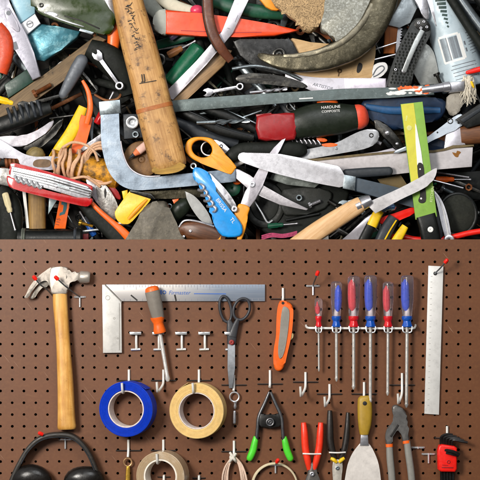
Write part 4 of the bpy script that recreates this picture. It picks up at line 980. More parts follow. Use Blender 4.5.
# ---- blue multitool
g = G('blue_multitool', 'sky blue handled multitool with white lettering, corkscrew and silver blades folded beside it', 'multitool', 212, 192, -18, HG)
g.add('handle', MB().prism(crom([(192.5, 170), (195, 166.6), (201, 168), (208, 172), (211.5, 177), (213.5, 187), (222, 199), (232, 212), (242, 225), (240, 236), (222, 236), (213, 222), (211, 211), (205.5, 199), (202, 187.5), (197, 182), (193, 178)], 3), -27, -15, 2.2, 3), sky)
g.add('lettering', MB().text('BRISSA', 215.4, 199.6, 5.2, -54, -14.6, .15).text('TL', 229.5, 219, 5.2, -54, -14.6, .15), white_paint)
g.add('folded_blade', MB().prism(crom([(209, 172.5), (215, 178), (223, 186), (231, 196), (237, 207), (234.5, 211.5), (228, 203), (220, 194.5), (214, 186)], 3), -25, -18, 1), steel)
g.add('folded_blade', MB().prism(crom([(212, 181), (219, 191), (227, 201.5), (233, 210.5), (229, 207.5), (221, 197), (214.5, 188)], 3), -22, -15.8, .8), mat('dark_folded', '5a5e63', .3, .7, .2))
g.add('hinge', MB().annulus(234.5, 209, -21, -15, 3.2, 1, 20, .7), steel)
b = MB()
for k in range(5):
    b.tube([(197.5 + k * 3, 183 + k * 5.4, -19), (201 + k * 3, 184 + k * 5.4, -14.6), (204 + k * 3, 187 + k * 5.4, -13.4), (202 + k * 3, 190 + k * 5.4, -15), (198 + k * 3, 189.5 + k * 5.4, -19)], 1.5, 8)
g.add('corkscrew', b, steel)
g.add('key_ring', MB().tube([(193 + 2.6 * math.cos(t), 165.4 + 2.6 * math.sin(t), -20) for t in [i * math.pi / 4 for i in range(8)]], .8, 8, 3, closed=True), chrome)

# ---- black bits at the bottom left
g = G('black_torch', 'black rubber torch with two pale end rings lying along the seam', 'torch', 48, 235, -28, HG)
g.add('barrel', MB().lathe((14, 238, -30), (82, 238, -30), [(0, 6), (1, 9), (8, 9.6), (9, 8.4), (58, 8.6), (59, 10), (65, 10), (67, 8)], 32), black_plastic)
g.add('end_ring', MB().lathe((19, 238, -30), (25, 238, -30), [(0, 9.9), (1.4, 10.4), (2, 9.6), (3.4, 10.3), (4, 9.4)], 32), mat('worn_ring', '6a6e64', .5, .2, .4, spot='2a2c28', spot_amt=.5))
g.add('end_ring', MB().lathe((72, 238, -30), (78, 238, -30), [(0, 10), (1.4, 10.6), (2.6, 10.2), (3.4, 9.4)], 32), charcoal)
solo('rubber_boot', 'dark green-black rubber boot filling the corner below the wrench jaw', 'rubber boot', MB().loft([(-8, 190, -46, 12, 9), (4, 205, -44, 13, 10), (6, 225, -44, 13, 10), (4, 250, -46, 12, 9)], e=3), black_rubber, 2, 215, -45, HG)
solo('thin_pin', 'thin bright steel pin lying across the gap beneath the orange pliers handle', 'pin', MB().tube([(78, 231.5, -38), (90, 230, -37.5), (100, 229, -38)], 1.1, 8), chrome, 88, 230, -38, HG)
solo('red_peg', 'small red plastic bit beside the torch end ring', 'plastic bit', MB().prism([(79, 234), (86, 233.4), (86, 246), (79, 246)], -44, -38, .8), dark_red, 82, 238, -40, HG)
solo('steel_end', 'short bright steel end below the bright yellow wedge', 'steel bar', MB().bar((114, 224), (128, 222), [2.4, 2.6, 2.2], z=-38), steel, 120, 223, -38, HG)

# ---- bits in the middle
solo('white_pill', 'white rounded plastic stub tucked behind the bread knife tip', 'stub', MB().bar((228, 166), (246, 158), [3, 3.4, 3], z=-44), white_paint, 238, 162, -44, HG)
solo('green_disc', 'green plastic disc behind the blue multitool and scissors', 'disc', MB().annulus(232, 187, -50, -42, 9, .3, 32, 2), deep_green, 232, 187, -46, HG)
solo('orange_bead', 'orange-brown bead under the scissors blade near the pivot', 'bead', MB().ball(237, 181.5, -36, 4, 2.4, 2), orange, 237, 181, -36, HG)
g = G('jump_ring_tool', 'round silver wire ring seen through the orange scissors bow', 'ring', 212, 147, -40, HG)
g.add('ring', MB().annulus(208, 147, -42, -39, 8, 6.4, 30, .6), chrome)
g = G('silver_clip', 'shiny silver spring clip above the orange scissors handle', 'clip', 222, 147, -38, HG)
g.add('body', MB().prism(crom([(212, 138), (219, 139), (227, 145), (232, 152), (227, 153), (219, 148), (213, 143)], 3), -42, -37, 1), steel)
g.add('eye', MB().annulus(221, 144.6, -37.4, -36, 1.8, 1, 14, .3), black_ink)
solo('white_hinge_plate', 'white-lilac plate behind the pliers arm and the saw back', 'plate', MB().prism([(286, 158), (310, 160), (380, 150), (396, 146), (404, 152), (340, 162), (288, 168)], -52, -47, .6), mat('lilac_plate_dull', 'b9b4bc', .5, .1, .1), 340, 157, -50, HG)
solo('grey_pebble_plate', 'mottled green-grey plate between the scissors and the black case', 'plate', MB().prism([(274, 170), (300, 178), (322, 182), (316, 187), (288, 184), (270, 178)], -44, -40, .8), mat('mottled_plate', '6d7470', .5, .3, .3, spot='a8b0ac', spot_amt=.4, spot_scale=100), 296, 179, -42, HG)
solo('tan_chip', 'tan cardboard corner behind the tail of the folding knife blade', 'cardboard', MB().prism([(380, 178), (404, 174), (412, 186), (390, 192)], -50, -46, .5), mat('brown_cardboard', '6b5a3a', .8), 396, 182, -48, HG)
for x0, y0, x1, y1, lab in [(434, 178, 468, 187, 'thin steel rod in the dark gap right of the lime sleeve'),
                            (436, 170, 474, 176, 'bent thin wire just below the white saw blade end'),
                            (376, 46, 400, 38, 'upper of two thin steel rods by the wooden saw handle'),
                            (376, 56, 400, 50, 'lower of two thin steel rods by the wooden saw handle')]:
    solo('steel_rod', lab, 'rod', MB().tube([(x0, y0, -52), ((x0 + x1) / 2, (y0 + y1) / 2, -51), (x1, y1, -52)], .9, 8), steel, x0, y0, -52, HG)
g = G('small_joint_pliers', 'small silver and black plier joint next to the blue tool holder', 'pliers', 386, 128, -40, HG)
g.add('joint', MB().prism(crom([(376, 118), (386, 120), (398, 132), (408, 146), (400, 148), (390, 138), (380, 130)], 3), -50, -43, 1.4), dark_steel)
g.add('rivet', MB().ball(390, 131, -43, 3, 2.6, 1.6).ball(400, 142, -43, 2, 1.6, 1.2), steel)
solo('black_cover', 'ribbed black plastic cover filling the gap beside the round knob', 'cover', MB().prism([(440, 172), (500, 168), (500, 200), (452, 196)], -74, -64, 1.2), black_plastic, 470, 184, -70, HG)
# ---- small tools filling the gaps of the heap
def unit(x0, y0, x1, y1):
    L = math.hypot(x1 - x0, y1 - y0)
    return (x1 - x0) / L, (y1 - y0) / L, L
def spanner(label, x0, y0, x1, y1, w, z, m):
    dx, dy, L = unit(x0, y0, x1, y1); nx, ny = -dy, dx
    g = G('spanner', label, 'spanner', (x0 + x1) / 2, (y0 + y1) / 2, z, HG)
    q = lambda s, t: (x0 + dx * s + nx * t, y0 + dy * s + ny * t)
    jaw = [q(w * 1.9, w * .55), q(w * .6, w * 1.25), q(-w * .5, w * 1.1), q(-w * 1.1, w * .6), q(-w * .1, w * .45), q(w * .15, 0), q(-w * .1, -w * .45), q(-w * 1.1, -w * .6), q(-w * .5, -w * 1.1), q(w * .6, -w * 1.25), q(w * 1.9, -w * .55)]
    g.add('jaw', MB().prism(jaw, z - 1.5, z + 1.5, .5), m)
    g.add('shaft', MB().prism([q(w * 1.6, w * .5), q(L - w * .9, w * .42), q(L - w * .9, -w * .42), q(w * 1.6, -w * .5)], z - 1, z + 1, .5), m)
    g.add('ring', MB().annulus(x1, y1, z - 1.4, z + 1.5, w * 1.05, w * .58, 24, .4), m)
def driver(label, x0, y0, x1, y1, r, z, hm, sm=steel, frac=.5):
    dx, dy, L = unit(x0, y0, x1, y1)
    g = G('small_screwdriver', label, 'screwdriver', (x0 + x1) / 2, (y0 + y1) / 2, z, HG)
    h = L * frac
    g.add('handle', MB().lathe((x0, y0, z), (x1, y1, z), [(0, r * .4), (.6, r * .8), (2, r), (h * .6, r), (h * .75, r * .72), (h * .86, r * .8), (h, r * .6), (h + .3, r * .3)], 24, flutes=6, fd=.16, f_rng=(1.5, h * .65)), hm)
    g.add('shaft', MB().lathe((x0 + dx * h * .95, y0 + dy * h * .95, z), (x1, y1, z), [(0, r * .26), (L - h - 3, r * .24), (L - h - 1, r * .36), (L - h, r * .14)], 12), sm)
def nut(label, x, y, r, z, m, a=0.0):
    solo('hex_nut', label, 'nut', MB().prism(circ(x, y, r, 6, None, a) if False else [p_ for i in range(6) for p_ in [(x + r * math.cos(a + i * math.pi / 3) * (1 - u) + r * math.cos(a + (i + 1) * math.pi / 3) * u, y + r * math.sin(a + i * math.pi / 3) * (1 - u) + r * math.sin(a + (i + 1) * math.pi / 3) * u) for u in (0, .25, .5, .75)]], z - r * .35, z + r * .35, .3, 1, hole=circ(x, y, r * .5, 24, None, a)), m, x, y, z, HG)
def bolt(label, x0, y0, x1, y1, r, z, m):
    dx, dy, L = unit(x0, y0, x1, y1)
    pr = [(0, r * 1.9), (r * 1.3, r * 1.9), (r * 1.31, r)]
    t = r * 1.3 + 1
    while t < L: pr += [(t, r), (t + .5, r * .8)]; t += 1.0
    pr += [(L, r * .7)]
    solo('bolt', label, 'bolt', MB().lathe((x0, y0, z), (x1, y1, z), pr, 18, flutes=6, fd=.14, f_rng=(0, r * 1.3)), m, x0, y0, z, HG)
def drill(label, x0, y0, x1, y1, r, z, m):
    dx, dy, L = unit(x0, y0, x1, y1); nx, ny = -dy, dx
    b = MB()
    for ph in (0, math.pi):
        b.tube([(x0 + dx * s + nx * math.cos(s * .55 / r + ph) * r * .6, y0 + dy * s + ny * math.cos(s * .55 / r + ph) * r * .6, z + math.sin(s * .55 / r + ph) * r * .6) for s in [L * .35 + L * .65 * i / 40 for i in range(41)]], r * .55, 7, 0)
    b.lathe((x0, y0, z), (x1, y1, z), [(0, r * .9), (L * .35, r), (L * .37, r * .6), (L, r * .35)], 14)
    solo('drill_bit', label, 'drill bit', b, m, x0, y0, z, HG)
def hexkey(label, pts, r, m):
    solo('hex_key', label, 'hex key', MB().tube(pts, r, 6, 4), m, pts[0][0], pts[0][1], pts[0][2], HG)
def socket(label, x, y, r, z, m):
    solo('socket', label, 'socket', MB().annulus(x, y, z - 6, z + 4, r, r * .62, 28, .6).annulus(x, y, z - 6, z - 2, r * .6, .2, 20, .2), m, x, y, z, HG)

spanner('small chrome ring spanner lying on the fat black rubber handle', 95, 52, 118, 84, 4, -29, steel)
driver('stubby red handled screwdriver below the orange lever', 94, 122, 112, 88, 4.2, -42, red)
socket('chrome socket sitting on the nearly black square block', 131, 121, 6.5, -31, chrome)
nut('greasy hexagonal nut beside the chrome socket', 134, 133, 3.6, -32, grey_steel, .3)
drill('long twist drill bit lying across the black plier handles', 196, 121, 250, 119, 2.2, -35, grey_steel)
hexkey('bent black hex key between the scissors bow and black pliers', [(176, 124, -38), (190, 136, -37), (194, 140, -37), (198, 136, -37)], 1.3, dark_steel)
spanner('dark combination spanner under the curved ratchet near the plank', 18, 104, 62, 92, 4, -40, dark_steel)
bolt('rusty hex bolt lying on the weathered brown slat', 30, 92, 48, 82, 2.4, -39, rust)
driver('yellow handled screwdriver between the green tin and the red grip', -8, 96, 26, 106, 4, -44, yellow)
driver('blue handled screwdriver below the dark red lever and yellow wedge', 92, 236, 76, 210, 3.6, -46, mat('mid_blue', '1a4f9c', .35, 0, .1))
nut('bright hex nut on the lid of the black plastic case', 300, 197, 3.4, -42, grey_steel, .1)
bolt('short steel bolt lying beside the nut on the black case', 310, 205, 322, 200, 1.8, -42, steel)
driver('small green screwdriver on the black case near the pink twine', 268, 226, 300, 223, 3, -42, deep_green)
hexkey('thin shiny hex key across the round flat black disc', [(252, 196, -45), (262, 212, -44), (268, 222, -44), (273, 220, -44)], 1.0, chrome)
spanner('grey spanner in the dark gap beneath the navy knife handle', 344, 204, 384, 190, 3.6, -44, grey_steel)
drill('stout drill bit under the beech handled knife near the case', 330, 200, 352, 214, 2.4, -46, dark_steel)
bolt('steel bolt with round shadowed head below the saw blade end', 446, 186, 466, 196, 2.2, -58, grey_steel)
spanner('long dull spanner lying on the ribbed black cover', 452, 176, 494, 194, 3.6, -60, dark_steel)
nut('rusty nut between the saw blade end and the black round knob', 474, 186, 4, -56, rust, .5)
driver('orange handled driver emerging under the saw blade near the frame edge', 440, 178, 478, 178, 3.4, -56, orange)
bolt('pale bolt wedged in the gap above the small plier joint', 370, 134, 384, 142, 2, -46, steel)
socket('dark socket among the rods left of the wooden saw handle', 292, 104, 5, -50, dark_steel)
driver('brown wooden handled awl above the green marker pen', 166, 52, 196, 36, 4.4, -50, wood('awl_wood', '8f5c30', '673e1e', 30))
spanner('bright open spanner between the tan lath and dark flat bar', 206, 90, 240, 84, 3.6, -42, steel)
drill('slender bright drill bit below the stripper arms', 250, 90, 288, 86, 1.6, -42, steel)
nut('large worn nut below the tan lath near the wooden handle', 184, 104, 4.2, -42, grey_steel, .2)
bolt('black bolt in the gap between the pale blue can and scraper', 440, 70, 446, 84, 2, -46, dark_steel)
driver('purple-grey handled screwdriver above the pale wooden handle band', 168, 34, 190, 20, 3.8, -54, mat('purple_grey', '5a4a66', .4, 0, .1))
hexkey('rusty bent rod above the pale grey metal block', [(92, 92, -42), (104, 98, -40), (116, 96, -40), (120, 88, -42)], 1.3, rust)
bolt('threaded brass bolt near the torch and orange rule', 76, 222, 90, 226, 1.8, -44, brass)
nut('brass nut between the axe head and the yellow wedge', 138, 222, 3, -40, brass, .3)
spanner('slim spanner in the gap between the axe head and brown pocket knife', 176, 236, 168, 206, 3, -44, grey_steel)
driver('cream handled screwdriver beside the red pocket knife and rubber boot', 2, 192, 13, 232, 3.8, -29, mat('cream_grip', 'cfc29a', .5, 0, .1))
# ================================================================== THE PEGBOARD (lower half)
BG = 'tools hanging on the pegboard'
PX, PY, PP = 176.6, 250.2, 11.74
hole_r = 1.38
cols = range(-17, 29); rows = range(0, 25)
board_m, nt, p, tc = _base('tempered_hardboard')
n1 = _noise(nt, tc.outputs['Object'], 9, 5); n2 = _noise(nt, tc.outputs['Object'], 160, 4, .7)
c1 = _mix(nt, _ramp(nt, n1, .3, .7), lin('5f3619'), lin('6a3d1c'))
c2 = _mix(nt, _ramp(nt, n2, .45, .8), c1, lin('714523'))
n4 = _noise(nt, _map(nt, tc.outputs['Object'], .2, (8, 60, 8)), 1.0, 4)
c2 = _mix(nt, _ramp(nt, n4, .66, .9), c2, lin('785030'))
ns1 = _noise(nt, _map(nt, tc.outputs['Object'], .9, (14, 420, 14)), 1.0, 2)
c2 = _mix(nt, _ramp(nt, ns1, .715, .76), c2, lin('8f6c55'))
ns2 = _noise(nt, tc.outputs['Object'], 14, 8, .75)
c2 = _mix(nt, _ramp(nt, ns2, .6, .95), c2, lin('4d2f1e'))
nt.links.new(c2, p.inputs['Base Color'])
p.inputs['Roughness'].default_value = .48
_bump(nt, p, n2, .08)
rhole = random.Random(8)
bm = bmesh.new()
x0b, x1b, y0b, y1b = -24.0, 506.0, 239.4, 536.0
def cell_edges(idx, p0, lo, hi):
    e = [p0 + (i - .5) * PP for i in idx] + [p0 + (idx[-1] + .5) * PP]
    e[0], e[-1] = lo, hi
    return e
xe = cell_edges(list(cols), PX, x0b, x1b); ye = cell_edges(list(rows), PY, y0b, y1b)
vc = {}
def V(x, y, z):
    k = (round(x, 3), round(y, 3), z)
    if k not in vc: vc[k] = bm.verts.new((x, y, z))
    return vc[k]
NS = 12
ZB = -3.4
for i, ci in enumerate(cols):
    for j, rj in enumerate(rows):
        cx, cy = PX + ci * PP, PY + rj * PP
        L, Rr_, T, B_ = xe[i], xe[i + 1], ye[j], ye[j + 1]
        inner, outer_, low = [], [], []
        hr = hole_r * rhole.uniform(.93, 1.07); ox_, oy_ = rhole.uniform(-.12, .12), rhole.uniform(-.12, .12)
        for k in range(NS):
            a = 2 * math.pi * k / NS + math.pi / 4
            inner.append(V(cx + ox_ + hr * math.cos(a) * (1 + rhole.uniform(-.04, .07)), cy + oy_ + hr * math.sin(a), 0.0))
            low.append(V(cx + ox_ + hr * math.cos(a), cy + oy_ + hr * math.sin(a), ZB))
            u, v = math.cos(a), math.sin(a); q = max(abs(u), abs(v)); u, v = u / q, v / q
            X = cx + (u * (Rr_ - cx) if u > 0 else u * (cx - L)); Y = cy + (v * (B_ - cy) if v > 0 else v * (cy - T))
            if abs(u) > .999: X = Rr_ if u > 0 else L
            if abs(v) > .999: Y = B_ if v > 0 else T
            outer_.append(V(X, Y, 0.0))
        for k in range(NS):
            l = (k + 1) % NS
            bm.faces.new((outer_[k], outer_[l], inner[l], inner[k]))
            bm.faces.new((inner[k], inner[l], low[l], low[k]))
# sides and back
bnd = [e for e in bm.edges if len(e.link_faces) == 1 and all(abs(v.co.z) < 1e-6 for v in e.verts)]
r = bmesh.ops.extrude_edge_only(bm, edges=bnd)
for v in [q for q in r['geom'] if isinstance(q, bmesh.types.BMVert)]: v.co.z = ZB
b = MB(); b.bm.free(); b.bm = bm
g = G('pegboard', 'brown perforated hardboard with rows of round holes, carrying the hung tools', 'pegboard', 240, 390, 0)
g.add('panel', b, board_m, sharp=30)
g.add('backing', MB().prism([(-24, 262), (506, 262), (506, 536), (-24, 536)], -16, -10, 0), mat('dark_backing', '15100d', .9, 0, .2, bump=0))  # dark sheet added behind the holes in place of their shade

HK = 'metal hooks in the pegboard'
def tip_hook(label, bx, by, tips, stem=8, base=6, name='peg_hook'):
    g = G(name, label, 'hook', bx, by, 0, HK)
    g.add('base', MB().tube([(bx - base, by, -3), (bx - base, by, .6), (bx - base + .8, by, 1.3), (bx + base - .8, by, 1.3), (bx + base, by, .6), (bx + base, by, -3)], 1.05, 8, 0).tube([(bx, by - 1, 1.6), (bx, by + stem, 1.6)], .95, 8, 0), chrome)
    for tx, ty, path in tips:
        g.add('prong', MB().tube(path, .75, 8, 5), grey_steel)
        q = path[-1]; r_ = path[-2]
        d = (Vector(q) - Vector(r_)).normalized()
        g.add('red_tip', MB().lathe(tuple(Vector(q) - d * 2.4), tuple(Vector(q) + d * 3), [(0, 1.2), (.3, 1.9), (4, 1.9), (5, 1.4), (5.4, .3)], 16), bright_red)
    return g
tip_hook('double hook with red tips holding the claw hammer head', 80, 297, [
    (58, 277, [(80, 297, 2), (74, 292, 12), (66, 285, 21), (58.4, 277.6, 25)]),
    (36, 277, [(53, 296, 2), (48, 289.5, 10), (42, 284.5, 18), (36.6, 277.6, 22)])], 10, 5)
tip_hook('empty single hook with a red tip above the smallest red screwdriver', 313, 286, [(317, 273, [(313, 286, 2), (313.4, 283, 10), (315, 278, 18), (316.8, 273, 21)])], 9, 6)
tip_hook('red tipped hook through the top of the white aluminium rule', 437, 271.5, [(445, 260.5, [(434, 274, 2), (436, 271.6, 8), (440, 267, 14), (444.6, 261, 18)])], 1.5, 2.4)
tip_hook('red tipped hook carrying the black headband of the ear muffs', 65.5, 439.5, [(42, 432, [(60, 439, 2), (54, 437, 10), (48, 435, 16), (42.4, 432, 20)])], 9, 6)
tip_hook('red tipped hook holding the cream wire ring', 275.5, 465, [(277, 460, [(275.5, 464, 2), (275.8, 463, 8), (276.5, 461.4, 13), (277.2, 459.6, 15)])], 8, 6)
tip_hook('plain metal hook beside the red hex key holder', 428.5, 454, [], 9, 6)
tip_hook('plain metal hook below the plier jaws in front of the grey handles', 418, 447.5, [], 1, 6)

def bracket(label, x, y=333.5):
    g = G('tool_bracket', label, 'bracket', x, y, 0, HK)
    g.add('plate', MB().prism([(x - 6, y - 1.8), (x + 5.6, y - 1.8), (x + 5.6, y + 1), (x - 6, y + 1)], .8, 8, .6), chrome)
    g.add('stem', MB().tube([(x + .6, y, 2), (x + .4, y + 8, 3), (x + .6, y + 15.5, 2)], 1.25, 8, 3), white_wire)
    g.add('foot', MB().tube([(x - 5, y + 16, 1.6), (x + 4.4, y + 15.6, 1.6)], 1.25, 8, 0), chrome)
    return g
bracket('small steel bracket beside the white leg of the square', 136)
bracket('small steel bracket holding the orange stub screwdriver shaft', 158.6)
bracket('empty small steel bracket right after the orange screwdriver', 181.5)
bracket('empty small steel bracket just left of the black scissors', 204.5)
bracket('small steel bracket behind the black scissors pivot', 230.5)

def pin_hook(label, x, y, top=11, drop=0, front=True, w=12):
    """hook with a dark crossbar between two holes; y is the crossbar"""
    g = G('pin_hook', label, 'hook', x, y, 0, HK)
    g.add('crossbar', MB().tube([(x - w, y, -3), (x - w, y, .4), (x - w + .8, y, .9), (x, y, 1.2), (x + w - .8, y, .9), (x + w, y, .4), (x + w, y, -3)], .7, 6, 2), black_wire)
    pts = [(x, y - top, 1.4), (x, y - 1, 1.6), (x - .4, y + drop * .7, 4)]
    if front:
        pts += [(x - 3, y + drop + 3, 10), (x - 5, y + drop + 5, 20), (x - 5.4, y + drop + 2, 25), (x - 5.8, y + drop - 5, 26.5)]
    g.add('prong', MB().tube(pts, 1.25, 8, 5), white_wire)
    return g
pin_hook('white hook carrying the blue tape roll', 129, 380.5, 11, 6)
pin_hook('white hook behind the tip of the orange screwdriver shaft', 163.5, 380.5, 11, 5)
pin_hook('white hook carrying the cream tape roll', 199, 380.5, 11, 6)
pin_hook('white hook carrying the brass key ring', 128.5, 450.5, 11, 9, False)
pin_hook('white hook carrying the clear tape roll', 163.4, 450.5, 11, 6)
pin_hook('white hook carrying the knotted string bundle', 234, 451.5, 11, 8, False)
pin_hook('white hook carrying the orange utility knife', 283, 299, 11, 2, False)
pin_hook('white hook carrying the green tipped spring clamp', 270, 384, 14, 4, False)
pin_hook('white hook carrying the red handled pliers', 305.5, 382, 10, 8, True)
pin_hook('white hook carrying the black handled pliers', 329.5, 394, 10, 6, True)
pin_hook('white hook carrying the putty knife', 364, 394, 12, 8, False)
pin_hook('white hook carrying the pair of grey slip joint pliers', 402, 385, 12, 12, True)
pin_hook('white hook carrying the black scissors lanyard', 234, 385, 10, 8, False)
pin_hook('white hook carrying the red hex key holder', 447, 438, 12, 2, False)
pin_hook('short white hook at the frame bottom under the clear tape roll', 164, 477, 2, 6, True, 6)
pin_hook('bare white hook at the frame bottom between clear tape and string', 199, 478, 3, 6, True, 6)

# ---- claw hammer
hk = wood('varnished_hickory', 'e8b566', 'c98b3a', 92, .35, grain=.8, dirt='9a6a30', dirt_amt=.15)
g = G('claw_hammer', 'claw hammer with grey steel head and yellow varnished wooden handle', 'hammer', 62, 350, 6, BG)
hm = mat('satin_hammer_steel', 'b4aba0', .36, .55, .08, spot='93897e', spot_amt=.05, spot_scale=90, bump=.06, grime=.1)
g.add('head', MB().prism(crom([(51, 268.4), (58, 266.8), (66, 266.6), (69, 269), (70, 271.6), (76, 272.6), (80, 272.6), (80, 281), (76, 279.6), (70, 281.4), (68.4, 287), (67.4, 293.6), (53, 293.6), (51.6, 287)], 2), 2.5, 13.5, 3, 3), hm)
g.add('claw', MB().prism(crom([(53, 268), (46, 271), (38, 277.4), (31, 286), (26.6, 295.4), (25.4, 297), (29, 297.4), (33, 291), (39, 284), (45, 280.4), (49, 281.6), (52, 287)], 3), 8, 13, 1.6, 2), hm)
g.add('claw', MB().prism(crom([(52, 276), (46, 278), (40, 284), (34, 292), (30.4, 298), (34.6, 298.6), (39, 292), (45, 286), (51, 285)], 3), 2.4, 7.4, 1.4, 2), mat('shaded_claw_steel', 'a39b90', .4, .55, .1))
g.add('face', MB().lathe((79, 276.6, 8), (91.5, 277.6, 8), [(0, 3.6), (1, 5.4), (2.4, 6.1), (9, 6.1), (10.5, 5.7), (11.5, 5), (12, 1)], 32), hm)
g.add('neck', MB().lathe((67, 276.6, 8), (82, 276.8, 8), [(0, 6), (4, 4.5), (10, 4.2), (14, 5)], 28), hm)
g.add('handle', MB().loft([(60.6, 292.5, 8, 7.2, 5.4), (61, 305, 8, 7.3, 5.6), (62.6, 325, 8.4, 7, 5.6), (64, 345, 8.8, 7, 6), (65.2, 365, 9, 7.6, 6.4), (66.2, 385, 9, 8.1, 6.8), (66.8, 405, 9, 8.5, 7), (67.2, 420, 9, 9, 7.2), (67.5, 426, 9, 9.4, 7.2), (67.6, 428.4, 9, 8.6, 6.2)], e=2.8, seg=28), hk)

# ---- carpenter's square
g = G('carpenter_square', 'white aluminium square with ruled blade, painted bluish reflection and a wide mottled leg', 'square', 180, 300, 3, BG)
al = mat('mottled_aluminium', 'd6d3cd', .42, .3, .06, 30, spot='b4b0aa', spot_amt=.3, spot_scale=40)
g.add('leg', MB().prism([(102.4, 284.6), (105.4, 284.6), (121.6, 301.4), (122.2, 352.6), (103.2, 352.8)], .8, 5.2, .6), al)
blm, nt, p, tc = _base('blue_reflection_aluminium')
sx = nt.nodes.new('ShaderNodeSeparateXYZ'); nt.links.new(tc.outputs['Object'], sx.inputs[0])
nb = _noise(nt, tc.outputs['Object'], 18, 4)
ad = nt.nodes.new('ShaderNodeMath'); ad.operation = 'MULTIPLY_ADD'; ad.inputs[1].default_value = .05
nt.links.new(nb, ad.inputs[0]); nt.links.new(sx.outputs[0], ad.inputs[2])
cc = _mix(nt, _ramp(nt, ad.outputs[0], 0.01, 0.10), lin('c4bfbb'), lin('8d98a8'))  # bluish reflection along the blade is put into its colour
ln_ = _noise(nt, _map(nt, tc.outputs['Object'], 0, (9, 900, 9)), 1.0, 3)
cc = _mix(nt, _ramp(nt, ln_, .5, .8), cc, lin('b8bac0'))
nt.links.new(cc, p.inputs['Base Color']); p.inputs['Roughness'].default_value = .36; p.inputs['Metallic'].default_value = .45
g.add('blade', MB().prism([(105.6, 284.4), (265, 284.4), (265, 301.2), (121.8, 301.2)], .8, 3, .4), blm)
g.add('joint_line', MB().prism(line_poly([(105.2, 285), (121.8, 302)], .8), 4, 5.5, 0).prism(line_poly([(119.6, 303), (119.6, 350)], .7), 4.8, 5.5, 0), mat('joint_shadow_paint', '8d8983', .6))
b = MB()
for i in range(46):
    x = 124 + i * 3.05
    b.prism([(x, 284.8), (x + .35, 284.8), (x + .35, 284.8 + (4.6 if i % 4 == 0 else 2.4)), (x, 284.8 + (4.6 if i % 4 == 0 else 2.4))], 2.4, 3.25, 0)
    if i % 2 == 0: b.prism([(x, 298.6), (x + .35, 298.6), (x + .35, 300.8), (x, 300.8)], 2.4, 3.25, 0)
g.add('scale_marks', b, mat('faint_scale_print', '8a8a94', .6))
t_ = MB().text('Firmaster', 168.5, 294.4, 5.6, 0, 3.1, .1, shear=.25)
t_.annulus(164.4, 292.2, 2.6, 3.2, 2, 1.1, 18, .1).prism([(160.2, 290), (162, 290), (162, 294.4), (160.2, 294.4)], 2.6, 3.2, 0)
t_.prism(line_poly([(194, 293.6), (226, 293.8)], .9), 2.6, 3.2, 0)
g.add('lettering', t_, blue_ink)
g.add('mount_slot', MB().prism(line_poly([(131, 295), (137.5, 300.4)], 1.4), 2.6, 3.3, 0), black_ink)
g.add('mount_slot', MB().prism(line_poly([(174.8, 294.6), (176.2, 300.8)], 1.6), 2.6, 3.3, 0), black_ink)
g.add('stamped_hole', MB().annulus(114.5, 318, 4.9, 5.5, 1.2, .5, 14, .1).annulus(118, 338, 4.9, 5.5, 1, .4, 14, .1).annulus(108, 297.6, 4.9, 5.5, 2.4, 1.9, 20, .1), mat('stamp_grey', 'a8a49e', .6))

# ---- orange and grey stub screwdriver
g = G('stub_screwdriver', 'screwdriver with a grey rubber grip, orange cap and orange neck', 'screwdriver', 157, 315, 8, BG)
a_, b_ = (151.8, 286, 13), (160, 332, 10)
g.add('grip', MB().lathe((152.4, 289.4, 13), (158.8, 318, 11), [(0, 6.4), (2, 7.5), (14, 7.7), (24, 7), (29, 6.2)], 30, flutes=6, fd=.07, f_rng=(3, 28)), mat('grey_soft_grip', '7c756c', .7, 0, .1, 80, bump=.25))
g.add('cap', MB().lathe((151.6, 286, 13), (152.8, 291, 13), [(0, 1), (.3, 4), (1.4, 6.2), (3.2, 7), (5, 7.2)], 30), orange)
g.add('neck', MB().lathe((157.6, 316.6, 11), (160.4, 333, 10), [(0, 7), (2, 6.9), (6, 5), (9, 5.2), (14, 6.3), (16, 6), (16.6, 4)], 30), orange)
g.add('shaft', MB().lathe((160, 331, 10), (168.4, 381, 9), [(0, 2), (44, 1.9), (48, 2.6), (50.5, 1.4)], 16), mat('pale_shaft', 'd8d5d0', .3, .4, .06))

# ---- black scissors
g = G('black_scissors', 'dark grey scissors hanging closed with two oval black bows', 'scissors', 230, 345, 5, BG)
dk = mat('dark_grey_handle', '36363a', .4, .1, .12)
def oval(cx, cy, rx, ry, rot, z, r):
    return [(cx + rx * math.cos(t) * math.cos(rot) - ry * math.sin(t) * math.sin(rot), cy + rx * math.cos(t) * math.sin(rot) + ry * math.sin(t) * math.cos(rot), z) for t in [i * 2 * math.pi / 16 for i in range(16)]]
g.add('bow', MB().tube(oval(225.6, 309, 5.6, 13, -.18, 5, 1), 1.5, 10, 3, closed=True), dk)
g.add('bow', MB().tube(oval(241.6, 309, 7.8, 11, .35, 7, 1), 1.5, 10, 3, closed=True), dk)
g.add('shank', MB().loft([(229, 320, 5, 2, 2), (231, 328, 5, 4.5, 2.5), (232, 336, 5, 5, 2.5), (231.5, 344, 5, 4.4, 2)], e=3).loft([(238, 319, 7, 2, 2), (235, 327, 6, 3.6, 2.5), (232.4, 336, 6, 4.6, 2.5)], e=3), dk)
g.add('blade', MB().prism([(227.4, 341), (235.6, 341), (235, 368), (233, 388), (229, 388), (227.6, 368)], 3, 6, .7), mat('dull_scissor_blade', '8a8d92', .4, .5, .1, scratch=.3, ang=1.57))
g.add('pivot', MB().annulus(231.6, 342, 6, 8.6, 2.6, .3, 20, .6), mat('red_pivot', '8c2622', .45))
g = G('lanyard', 'thin wire split ring with a dangling metal swivel below the scissors', 'lanyard', 234, 400, 4, BG)
g.add('ring', MB().tube(oval(234.4, 396.6, 4.6, 4.6, 0, 4, 1), .8, 8, 3, closed=True), chrome)
